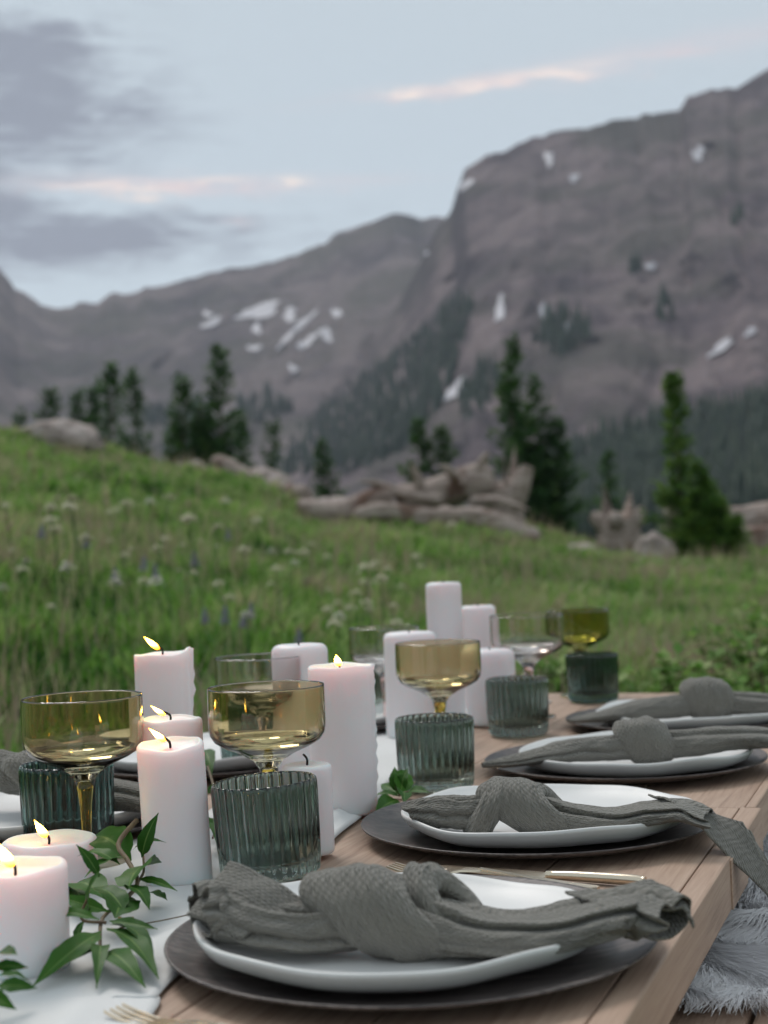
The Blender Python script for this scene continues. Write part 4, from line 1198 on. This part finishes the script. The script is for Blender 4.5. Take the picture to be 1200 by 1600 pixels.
napkin('grey napkin with a wide flat knot on the third right hand plate',
    [dict(ctrl=[(0.285, 1.695, 0.0340, 0.020, 0.0144), (0.245, 1.695, 0.0320, 0.028, 0.0144), (0.205, 1.690, 0.0320, 0.030, 0.0130), (0.165, 1.682, 0.0280, 0.024, 0.0086), (0.130, 1.676, 0.0240, 0.016, 0.0058), (0.100, 1.672, 0.0220, 0.006, 0.0029)], seed=2.7,
        creases=[(2.000, 1.600, 0.2420, 0.120, 0.1800), (3.200, 2.900, 0.1320, 0.060, 0.1440)]),
     dict(ctrl=[(0.290, 1.695, 0.0340, 0.020, 0.0144), (0.335, 1.695, 0.0340, 0.028, 0.0151), (0.375, 1.690, 0.0380, 0.032, 0.0137), (0.415, 1.685, 0.0390, 0.032, 0.0115), (0.455, 1.680, 0.0360, 0.028, 0.0094), (0.480, 1.675, 0.0300, 0.022, 0.0079)], seed=9.2,
        creases=[(1.1, .6, .25, .12, .25), (2.200, 1.800, 0.1920, 0.100, 0.1440)])],
    [dict(c=(.290, 1.695, .039), ry=.023, rz_=.0180, hw=.030, th=.0095, shear=-.006, yaw=-.08, seed=1.5, spread=.05)],
    (.29, 1.695))
napkin('grey napkin with a round knot on the farthest right hand plate',
    [dict(ctrl=[(0.440, 2.060, 0.0380, 0.022, 0.0158), (0.395, 2.060, 0.0350, 0.030, 0.0151), (0.345, 2.055, 0.0320, 0.032, 0.0130), (0.295, 2.050, 0.0260, 0.024, 0.0079), (0.245, 2.045, 0.0220, 0.008, 0.0029)], seed=6.7,
        creases=[(2.000, 1.600, 0.1920, 0.100, 0.1800)]),
     dict(ctrl=[(0.440, 2.060, 0.0380, 0.022, 0.0158), (0.490, 2.060, 0.0350, 0.032, 0.0151), (0.540, 2.055, 0.0320, 0.034, 0.0130), (0.590, 2.050, 0.0300, 0.028, 0.0101), (0.630, 2.045, 0.0260, 0.020, 0.0079)], seed=3.2,
        creases=[(1.1, .6, .22, .1, .25)])],
    [dict(c=(.442, 2.06, .043), ry=.025, rz_=.0210, hw=.033, th=.0100, shear=-.004, yaw=-.05, seed=4.5, spread=.05)],
    (.44, 2.06))
napkin('grey napkin half hidden behind the coupe glass at the left edge',
    [dict(ctrl=[(-.36, 1.525, .045, .022, .020), (-.33, 1.50, .040, .028, .018), (-.295, 1.475, .038, .030, .016), (-.26, 1.455, .037, .028, .013), (-.225, 1.44, .032, .020, .010)], seed=7.7,
        creases=[(1.1, .6, .25, .12, .25)]),
     dict(ctrl=[(-.365, 1.53, .045, .022, .020), (-.40, 1.55, .052, .028, .020), (-.43, 1.56, .058, .026, .018), (-.455, 1.57, .056, .020, .014)], seed=5.8,
        creases=[(2.0, 1.6, .25, .12, .25)])],
    [dict(c=(-.365, 1.53, .047), ry=.024, rz_=.021, hw=.028, th=.0105, shear=-.012, yaw=.5, seed=8.5, spread=.15)],
    (-.365, 1.53), 0)

# ---- glassware
def tumbler_mesh():
    Rr, H = .0438, .0795
    pr = [(0, 0.0), (.030, 0.0), (.0385, .0012), (.0408, .004), (.0413, .008), (.0425, .03), (.0434, .06), (Rr - .0002, H - .006), (Rr - .0002, H - .0030), (Rr - .0007, H - .0010), (Rr - .0016, H), (Rr - .0026, H - .0010), (.0408, H - .003), (.0408, H - .006), (.0404, .06), (.0394, .03), (.0384, .019), (.0370, .0145), (.030, .0122), (.015, .0115), (0, .0115)]
    n = len(pr); N = 30
    def fr(i, a, r, z):
        if 3 <= i <= 9: return r + .0025 * (abs(math.cos(a * N / 2)) - .6) * (1 if i < 8 else .7)
        if 11 <= i <= 15: return r - .0014 * (abs(math.cos(a * N / 2)) - .6)
        return r
    return lathe(pr, N * 8, fr)
_tv, _tf = tumbler_mesh()
T_ME = None
def tumbler(x, y, label, rz=0.0, tilt=(0, 0), sc=1.0, z=.0014, dark=False):
    global T_ME
    if T_ME is None:
        o = mesh_obj('tumbler', _tv, _tf, 'glass_teal'); T_ME = o.data
    else:
        o = bpy.data.objects.new('tumbler', T_ME); COL.objects.link(o)
    o.location = (x, y, TZ + z); o.rotation_euler = (tilt[0], tilt[1], rz); o.scale = (sc, sc, sc)
    if dark:
        o.data = o.data.copy(); o.data.materials[0] = MATS['glass_teal_dark']
    tag(o, label, 'tumbler', 'ribbed smoky green tumblers')
def coupe(x, y, label, mat, sc=1.0, drink=True, z=.0014):
    t = thing('coupe_glass', label, 'coupe glass', (x, y, TZ + z), 0, 'stemmed coupe glasses')
    t.scale = (sc,) * 3
    Rb, H = .0538, .1496
    outer = [(.0012, 0.0), (.030, 0.0), (.0362, .0006), (.0368, .0013), (.0355, .0024), (.018, .0040), (.0075, .0075), (.0048, .016), (.0044, .032), (.0052, .050), (.0068, .064), (.0090, .074), (.0140, .0815), (.0260, .0885), (.0400, .0945), (.0490, .1000), (.0530, .1065), (.0541, .1150), (.0541, .1300), (.0540, H - .006), (.0539, H - .0016), (Rb, H - .0008)]
    inner = [(Rb - .0006, H), (Rb - .0014, H - .0006), (.0525, H - .0016), (.0525, H - .006), (.0525, .1300), (.0525, .1150), (.0512, .1075), (.0474, .1020), (.0390, .0970), (.0255, .0915), (.0120, .0880), (.0, .0868)]
    pr = [(0, 0)] + outer[1:] + inner
    V, F = lathe(pr, 96)
    # bowl with stem and foot is blown in one piece; the foot and stem are kept as own meshes
    cut_hi = 11
    mesh_obj('bowl', *lathe([(0, .0742)] + outer[cut_hi:] + inner, 96), mat, t)
    mesh_obj('stem', *lathe([(0, .0042)] + [(.0070, .0085)] + outer[7:cut_hi + 0] + [(.0088, .0735), (0, .0738)], 32), mat + '_stem', t)
    mesh_obj('foot', *lathe([(0, 0)] + outer[1:6] + [(.0078, .0072), (.0, .0074)], 64), mat, t)
    if drink:
        dl = .1012
        pr2 = [(0, .0874), (.0118, .0886), (.0252, .0921), (.0386, .0976), (.0466, dl - .0004), (.0470, dl), (0, dl)]
        mesh_obj('drink', *lathe(pr2, 72), 'drink', t)
    return t
tumbler(-.106, 1.232, 'ribbed green tumbler closest to the camera, standing behind the big napkin', .1, (.0, -.045), z=.0042)
tumbler(-.312, 1.402, 'dark ribbed tumbler at the left edge behind an amber coupe', .3, dark=True)
tumbler(.047, 1.653, 'ribbed tumbler behind the second plate, next to the leafy sprig', .2)
tumbler(.178, 2.08, 'ribbed tumbler at the left tip of the third napkin', .0)
tumbler(.339, 2.47, 'darkest plain looking tumbler at the far end of the table', .15, dark=True)
tumbler(-.175, 1.86, 'dark tumbler glimpsed behind the stem of the near amber coupe', .15, dark=True)
tumbler(-.032, 2.40, 'blurred tumbler glimpsed behind the tall lit middle candle', .25)
coupe(-.115, 1.352, 'amber coupe glass standing directly behind the closest tumbler', 'glass_amber')
coupe(-.278, 1.322, 'amber coupe glass at the left edge in front of a tumbler', 'glass_amber')
coupe(.061, 1.86, 'smoky amber coupe glass standing behind the second tumbler', 'glass_amber')
coupe(.214, 2.275, 'clear rosy coupe glass behind the third tumbler', 'glass_rose', 1.06)
coupe(.331, 2.562, 'olive green coupe glass at the far end of the table', 'glass_olive')
coupe(-.153, 1.735, 'clear pale coupe glass behind the near amber coupe', 'glass_rose')
coupe(-.008, 2.255, 'clear rosy coupe glass left of the tall white candle', 'glass_rose')

# ---- candles
def candle(x, y, r, h, label, lit=True, seed=1, lean=(0, 0), wick_h=.009, fl=1.0, pool=.004, lip=0.0, wind=(-.55, .0), drips=0, soft=.004):
    rs = random.Random(seed)
    z0 = TZ + .001 + runner_z(x, y) * .5
    t = thing('candle', label, 'candle', (x, y, z0), rs.uniform(0, 6) if not drips and not lip else 0, 'white pillar candles')
    t.rotation_euler = (lean[0], lean[1], t.rotation_euler[2])
    c = soft
    pr = [(0, 0), (r * .92, 0), (r * .985, .0012), (r, .004)]
    nst = max(6, int(h / .008))
    pr += [(r, .004 + (h - c - .004) * i / nst) for i in range(1, nst + 1)]
    pr += [(r - c * (1 - math.cos(b)), h - c + c * math.sin(b)) for b in (.35, .75, 1.15, 1.5)]
    top0 = len(pr)
    if lit: pr += [(r * .86, h - .0012), (r * .78, h - pool * .75), (r * .70, h - pool), (r * .3, h - pool - .0005), (0, h - pool)]
    else: pr += [(r * .7, h), (r * .3, h - .0008), (0, h - .001)]
    ph = [rs.uniform(0, 6) for _ in range(5)]
    dr = [(rs.uniform(-.5, .6), rs.uniform(.3, .8), rs.uniform(.10, .18)) for _ in range(drips)]
    def fr(i, a, rr, z):
        if rr < 1e-4: return rr
        k = 1 + .006 * math.sin(2 * a + ph[0] + z * 18) + .005 * math.sin(3 * a + ph[1] - z * 30) + .003 * math.sin(7 * a + z * 90 + ph[2])
        ad = 0
        for (da, dl, dw) in dr:
            d = (a - da + PI) % (2 * PI) - PI
            if z > h * (1 - dl): ad += .0024 * math.exp(-(d / dw) ** 2) * (1 + .5 * math.sin(z * 420 + da * 9))
        return rr * k + (ad if i < top0 else 0)
    def fz(i, a, rr, z):
        q = 0
        if z > h * .8: q = .0006 * math.sin(2 * a + ph[3]) + .0005 * math.sin(5 * a + ph[4])
        if lip and z > h * .9 and rr > r * .8:
            d = (a + PI) % (2 * PI) - PI; q += lip * math.exp(-(d / .5) ** 2)
        return z + q * (1 if lit else .3)
    mesh_obj('wax_body', *lathe(pr, 64, fr, fz), 'wax', t)
    zb = h - (pool if lit else .001)
    bent = rs.uniform(-.002, .002)
    dirx, diry = wind
    # keep the wind direction in the world frame
    rzv = t.rotation_euler[2]; wx = dirx * math.cos(-rzv) - diry * math.sin(-rzv); wy = dirx * math.sin(-rzv) + diry * math.cos(-rzv)
    tipx, tipy = wx * wick_h * .55, wy * wick_h * .55
    V, F = tube([(0, 0, zb - .002), (bent * .5, 0, zb + wick_h * .55), (tipx, tipy, zb + wick_h)], [.0011, .0011, .0009], 7, 9)
    wk = mesh_obj('wick', V, F, 'wick', t)
    if lit:
        fh = .0150 * fl; fr_ = .0042 * fl ** .5
        V = []; nL, nS = 16, 14
        for i in range(nL + 1):
            f = i / nL
            rad = fr_ * (math.sin(PI * min(1, f ** .62)) ** .9) * (1 - .25 * f) if 0 < f < 1 else .00005
            ox = tipx + wx * fh * (f ** 1.3) ; oy = tipy + wy * fh * (f ** 1.3)
            for j in range(nS):
                a = 2 * PI * j / nS
                V.append((ox + rad * math.cos(a), oy + rad * math.sin(a), zb + wick_h * .55 + fh * f))
        mesh_obj('flame', V, grid_faces(nL + 1, nS, wrap_v=True), 'flame', wk)
    return t
candle(-.256, .985, .0345, .069, 'wide lit candle cut by the left edge, closest to the camera', True, 1, fl=1.15, pool=.007, wind=(-.55, .1))
candle(-.287, 1.215, .0385, .043, 'very short wide lit candle at the left', True, 2, fl=1.0, pool=.005, wind=(-.6, .1))
candle(-.182, 1.226, .0275, .118, 'tall lit candle in front at left centre, leaning slightly left', True, 3, lean=(0, -.115), fl=.8, wind=(-1.0, .1), pool=.004)
candle(-.203, 1.345, .029, .124, 'lit candle half hidden behind the leaning tall candle', True, 4, fl=.65, wind=(-1.2, .1), pool=.003)
candle(-.238, 1.54, .0295, .170, 'taller lit candle with wax drips and a raised lip, farther back at left', True, 5, fl=.95, wind=(-1.0, .1), drips=3, lip=.007, pool=.001, soft=.0015)
candle(-.078, 1.318, .0222, .079, 'short unlit candle with a bare wick behind the closest tumbler', False, 7, wick_h=.010)
candle(-.052, 1.515, .0335, .151, 'tall lit candle in the middle of the table', True, 8, fl=.8, wind=(-.2, .1), pool=.006, drips=2, soft=.002)
candle(-.107, 1.745, .0335, .160, 'unlit rounded candle behind the tall lit middle candle', False, 9, wick_h=.004, soft=.009)
candle(.029, 2.10, .0375, .149, 'wide unlit candle behind the smoky amber coupe', False, 10, wick_h=.004, soft=.008)
candle(.089, 2.32, .028, .211, 'tallest slim unlit candle standing highest in the picture', False, 11, wick_h=.004, soft=.006)
candle(.148, 2.42, .029, .169, 'unlit candle just right of the tallest one', False, 12, wick_h=.004, soft=.007)
candle(.150, 2.205, .0370, .112, 'short broad unlit candle behind the third tumbler', False, 13, wick_h=.004, soft=.010)

# ---- cutlery
def cutlery_dir(p0, p1): return math.atan2(p1[1] - p0[1], p1[0] - p0[0])
def fork(p0, ang, label, L=.19):
    """tines start at p0, handle runs off along ang"""
    t = thing('fork', label, 'fork', (p0[0], p0[1], TZ + .001), ang, 'champagne metal cutlery')
    def strip(pts, hw, th, name):
        V = []; F = []
        for (x, y, z), w_ in zip(pts, hw): V += [(x, y - w_, z), (x, y + w_, z), (x, y + w_ * .85, z + th), (x, y - w_ * .85, z + th)]
        for i in range(len(pts) - 1):
            for j in range(4): F.append((i * 4 + j, i * 4 + (j + 1) % 4, (i + 1) * 4 + (j + 1) % 4, (i + 1) * 4 + j))
        F += [(3, 2, 1, 0), tuple((len(pts) - 1) * 4 + j for j in range(4))]
        o = mesh_obj(name, V, F, 'champagne_metal', t, smooth=False)
    for q in (-.0078, -.0026, .0026, .0078):
        strip([(0, q * .95, .006), (.012, q, .0035), (.03, q, .0015), (.047, q, .003)], [.0006, .0012, .0014, .0016], .0016, 'tine')
    strip([(.045, 0, .0025), (.055, 0, .004), (.068, 0, .007), (.085, 0, .008)], [.0108, .0105, .006, .0032], .0018, 'neck')
    strip([(.083, 0, .008), (.12, 0, .005), (.16, 0, .002), (L - .004, 0, .001), (L, 0, .001)], [.003, .0034, .0046, .0052, .003], .0024, 'handle')
def knife(p0, ang, label, L=.20):
    t = thing('knife', label, 'knife', (p0[0], p0[1], TZ + .001), ang, 'champagne metal cutlery')
    prof = [(0, -.001, .001), (.02, -.007, .006), (.06, -.009, .008), (.098, -.008, .007), (.104, -.004, .004)]
    V = []; F = []
    for x, a, b in prof: V += [(x, a, .002), (x, b, .0026), (x, b, .0040), (x, a, .0026)]
    for i in range(len(prof) - 1):
        for j in range(4): F.append((i * 4 + j, i * 4 + (j + 1) % 4, (i + 1) * 4 + (j + 1) % 4, (i + 1) * 4 + j))
    F += [(3, 2, 1, 0), tuple(16 + j for j in range(4))]
    mesh_obj('blade', V, F, 'champagne_metal', t, smooth=False)
    V, F = tube([(.102, 0, .0034), (.13, 0, .0042), (.17, 0, .0046), (L, 0, .0042)], [.0034, .0042, .0046, .004], 10, 14)
    mesh_obj('handle', V, F, 'champagne_metal', t)
fork((-.006, 1.236), -.52, 'champagne fork lying behind the closest plate, tines beside the second charger', .185)
knife((.030, 1.240), -.50, 'champagne knife lying beside the fork behind the closest plate', .185)
fork((-.172, .876), -.62, 'champagne fork at the bottom edge on the white runner', .19)

# ---- leafy sprigs
LEAF_N = 0
def leaf(parent, p, q, wid=.30, mat='leaf', roll=0.0, arch=.14, seed=0, org=(0, 0, 0)):
    """lance shaped leaf from base p to tip q, folded along its midrib"""
    rs = random.Random(seed)
    p = np.array(p, float) - org; q = np.array(q, float) - org
    d = q - p; L = np.linalg.norm(d); T = d / L
    up = np.array([0.0, -.35, 1.0]); S = np.cross(T, up); S /= np.linalg.norm(S); N = np.cross(S, T)
    c_, s_ = math.cos(roll), math.sin(roll); S, N = S * c_ + N * s_, N * c_ - S * s_
    nL, nW = 22, 9; V = []; UV = []
    ph = rs.uniform(0, 6); curl = rs.uniform(-.12, .12)
    for i in range(nL):
        f = i / (nL - 1)
        w_ = wid * .43 * L * (math.sin(PI * f ** .78) ** 1.05) * (1 + .035 * math.sin(f * 30 + ph)) if 0 < f < 1 else .0004
        if f < .1: w_ = max(w_ * .6, .0006)
        for j in range(nW):
            g = j / (nW - 1) * 2 - 1
            fold = abs(g) * w_ * .22
            wave = .045 * w_ * 2 * math.sin(f * 16 + ph + (2 if g > 0 else 0)) * abs(g)
            P = p + T * (L * f) + S * (w_ * g) + N * (fold + wave + arch * L * math.sin(PI * f) * .8) + S * curl * L * f * f
            V.append(P); UV.append((g, f * 4))
    o = mesh_obj('leaf', V, [f[::-1] for f in grid_faces(nL, nW)], mat, parent, uv=UV)
    return o
def sprig(label, leaves, stems, org, seed, wid=.25):
    t = thing('leafy_sprig', label, 'sprig', org, 0, 'green leafy sprigs laid along the runner')
    rs = random.Random(seed)
    for i, lf in enumerate(leaves):
        mat = lf[6] if len(lf) > 6 and isinstance(lf[6], str) else 'leaf'
        wd = lf[7] if len(lf) > 7 else wid
        leaf(t, lf[:3], lf[3:6], wd * rs.uniform(.88, 1.12), mat, rs.uniform(-.5, .5), rs.uniform(.05, .2), seed * 100 + i, np.array(org))
    for st, r_ in stems:
        V, F = tube(np.array(st) - np.array(org), r_, 7, 24); mesh_obj('twig', V, F, 'twig', t)
    return t
A_ = [(-0.1995, 0.9782, 0.435, -0.2479, 0.9977, 0.435), (-0.2044, 1.0073, 0.42, -0.2245, 0.9197, 0.408), (-0.2029, 1.0155, 0.42, -0.1527, 0.9303, 0.408), (-0.2013, 1.0238, 0.42, -0.1545, 0.9628, 0.408), (-0.1986, 0.9804, 0.412, -0.161, 0.9181, 0.406), (-0.2026, 0.9965, 0.412, -0.19, 0.9219, 0.406, 'leaf', .2), (-0.2165, 1.0291, 0.425, -0.2052, 1.0235, 0.46, 'leaf', .38), (-0.2109, 1.0395, 0.45, -0.226, 1.0435, 0.473, 'leaf', .42), (-0.1991, 1.1483, 0.44, -0.1892, 1.1504, 0.475, 'leaf', .42), (-0.2145, 1.1863, 0.43, -0.2547, 1.2481, 0.44, 'leaf', .5), (-0.1968, 1.1382, 0.415, -0.178, 1.1229, 0.412, 'leaf', .7), (-0.2191, 1.1005, 0.42, -0.2578, 1.1527, 0.415, 'leaf', .45), (-0.201, 1.0412, 0.42, -0.2084, 1.1127, 0.42, 'leaf', .4), (-0.1993, 1.0848, 0.43, -0.1931, 1.1589, 0.43, 'leaf', .5), (-0.1973, 1.0587, 0.42, -0.2257, 1.0995, 0.43, 'leaf', .45), (-0.2408, 1.1233, 0.412, -0.2658, 1.1777, 0.412, 'leaf', .45), (-0.2048, 1.0722, 0.41, -0.1870, 1.0502, 0.412, 'yellow_leaf', .4), (-0.2243, 1.0209, 0.408, -0.2212, 1.0426, 0.42, 'leaf', .3), (-.216, 1.06, .42, -.245, 1.03, .418, 'leaf', .4), (-.205, 1.10, .43, -.178, 1.07, .418, 'leaf', .4), (-.212, 1.15, .44, -.24, 1.13, .43, 'leaf', .4), (-.203, 1.03, .421, -.168, 1.005, .418), (-.206, 1.045, .424, -.25, 1.062, .43), (-.198, 1.12, .43, -.165, 1.105, .424), (-.21, 1.17, .442, -.182, 1.165, .448, 'leaf', .4), (-.2, .99, .414, -.235, .955, .41), (-.215, 1.14, .437, -.252, 1.165, .44, 'leaf', .35)]
sprig('largest leafy sprig lying between the left candles and the closest charger', A_,
    [([(-0.2162, 1.2261, 0.455), (-0.2236, 1.1824, 0.445), (-0.2101, 1.1481, 0.438), (-0.1971, 1.1136, 0.428), (-0.205, 1.0883, 0.42), (-0.2102, 1.0417, 0.420), (-0.2034, 0.9961, 0.41)], [.0022, .0019, .0016, .0013]),
     ([(-.1971, 1.1136, .428), (-.196, 1.135, .432), (-.1985, 1.15, .441)], [.0012, .0009]),
     ([(-.205, 1.03, .42), (-.222, 1.028, .424), (-.2165, 1.0291, .44)], [.0012, .0009]),
     ([(-.14, 1.10, .4095), (-.17, 1.075, .4095), (-.20, 1.05, .411)], [.0005, .0005])], (-.205, 1.05, TZ + .003), 3)
sprig('leafy sprig cut by the bottom left corner in front of the closest candle', [(-0.2346, 0.8538, 0.43, -0.2113, 0.8515, 0.427, 'leaf', .5), (-0.2423, 0.8734, 0.435, -0.2229, 0.8803, 0.432, 'leaf', .5), (-0.2447, 0.8913, 0.425, -0.2252, 0.9003, 0.416, 'leaf', .5), (-0.2533, 0.902, 0.43, -0.2255, 0.8595, 0.445, 'leaf', .4), (-.245, .86, .425, -.222, .845, .418, 'leaf', .45)],
    [([(-.29, .87, .41), (-.262, .875, .42), (-.24, .872, .43)], [.0018, .0012])], (-.245, .87, TZ + .003), 4)
sprig('small bright green sprig between the middle candle and the second tumbler', [(0.003, 1.5625, 0.412, -0.0027, 1.580, 0.437, 'leaf', .5), (0.0071, 1.5616, 0.412, 0.014, 1.5724, 0.437, 'leaf', .55), (0.0049, 1.5422, 0.412, -0.0248, 1.5491, 0.412, 'leaf', .42), (0.0027, 1.5234, 0.412, -0.0228, 1.4677, 0.410, 'leaf', .4), (0.0097, 1.549, 0.412, 0.0359, 1.515, 0.42, 'leaf', .4), (0.0057, 1.55, 0.414, 0.0076, 1.5986, 0.433, 'leaf', .5), (.004, 1.55, .412, .008, 1.49, .414, 'leaf', .4), (.004, 1.555, .412, -.016, 1.60, .416, 'leaf', .4)],
    [([(.03, 1.62, .405), (.012, 1.58, .410), (.004, 1.545, .413)], [.0014, .001])], (.004, 1.55, TZ + .003), 5, .45)
sprig('thin trailing sprig between the left candles and the near tumbler', [(-0.2013, 1.6011, 0.415, -0.1787, 1.5456, 0.41), (-0.2046, 1.5936, 0.415, -0.1901, 1.6194, 0.415, 'leaf', .5), (-0.1698, 1.3846, 0.42, -0.1591, 1.3028, 0.410), (-0.179, 1.3845, 0.415, -0.1686, 1.4202, 0.414, 'leaf', .5), (-0.2269, 1.7584, 0.44, -0.2035, 1.6946, 0.42, 'leaf', .3), (-.170, 1.44, .418, -.14, 1.42, .414, 'leaf', .45), (-.172, 1.48, .418, -.150, 1.50, .43, 'leaf', .5), (-.18, 1.52, .42, -.158, 1.50, .442, 'leaf', .5)],
    [([(-.232, 1.77, .445), (-.21, 1.68, .422), (-.195, 1.60, .414), (-.175, 1.50, .412), (-.172, 1.42, .413), (-.170, 1.36, .412)], [.0016, .0013, .001])], (-.18, 1.5, TZ + .003), 6)

# ------------------------------------------------------------------ air
def haze():
    V, F = box_vf(-1950, 1950, -1950, 1950, -70, 560, 0)
    o = mesh_obj('haze', V, F, None, smooth=False)
    m = bpy.data.materials.new('haze'); m.use_nodes = True; t = m.node_tree; t.nodes.clear()
    out = t.nodes.new('ShaderNodeOutputMaterial'); pv = t.nodes.new('ShaderNodeVolumePrincipled')
    pv.inputs['Color'].default_value = (.80, .86, 1.0, 1); pv.inputs['Density'].default_value = .00017
    pv.inputs['Anisotropy'].default_value = 0.0
    t.links.new(pv.outputs[0], out.inputs['Volume'])
    m.cycles.homogeneous_volume = True
    o.data.materials.append(m)
    tag(o, 'thin evening haze filling the valley', kind='stuff')
haze()
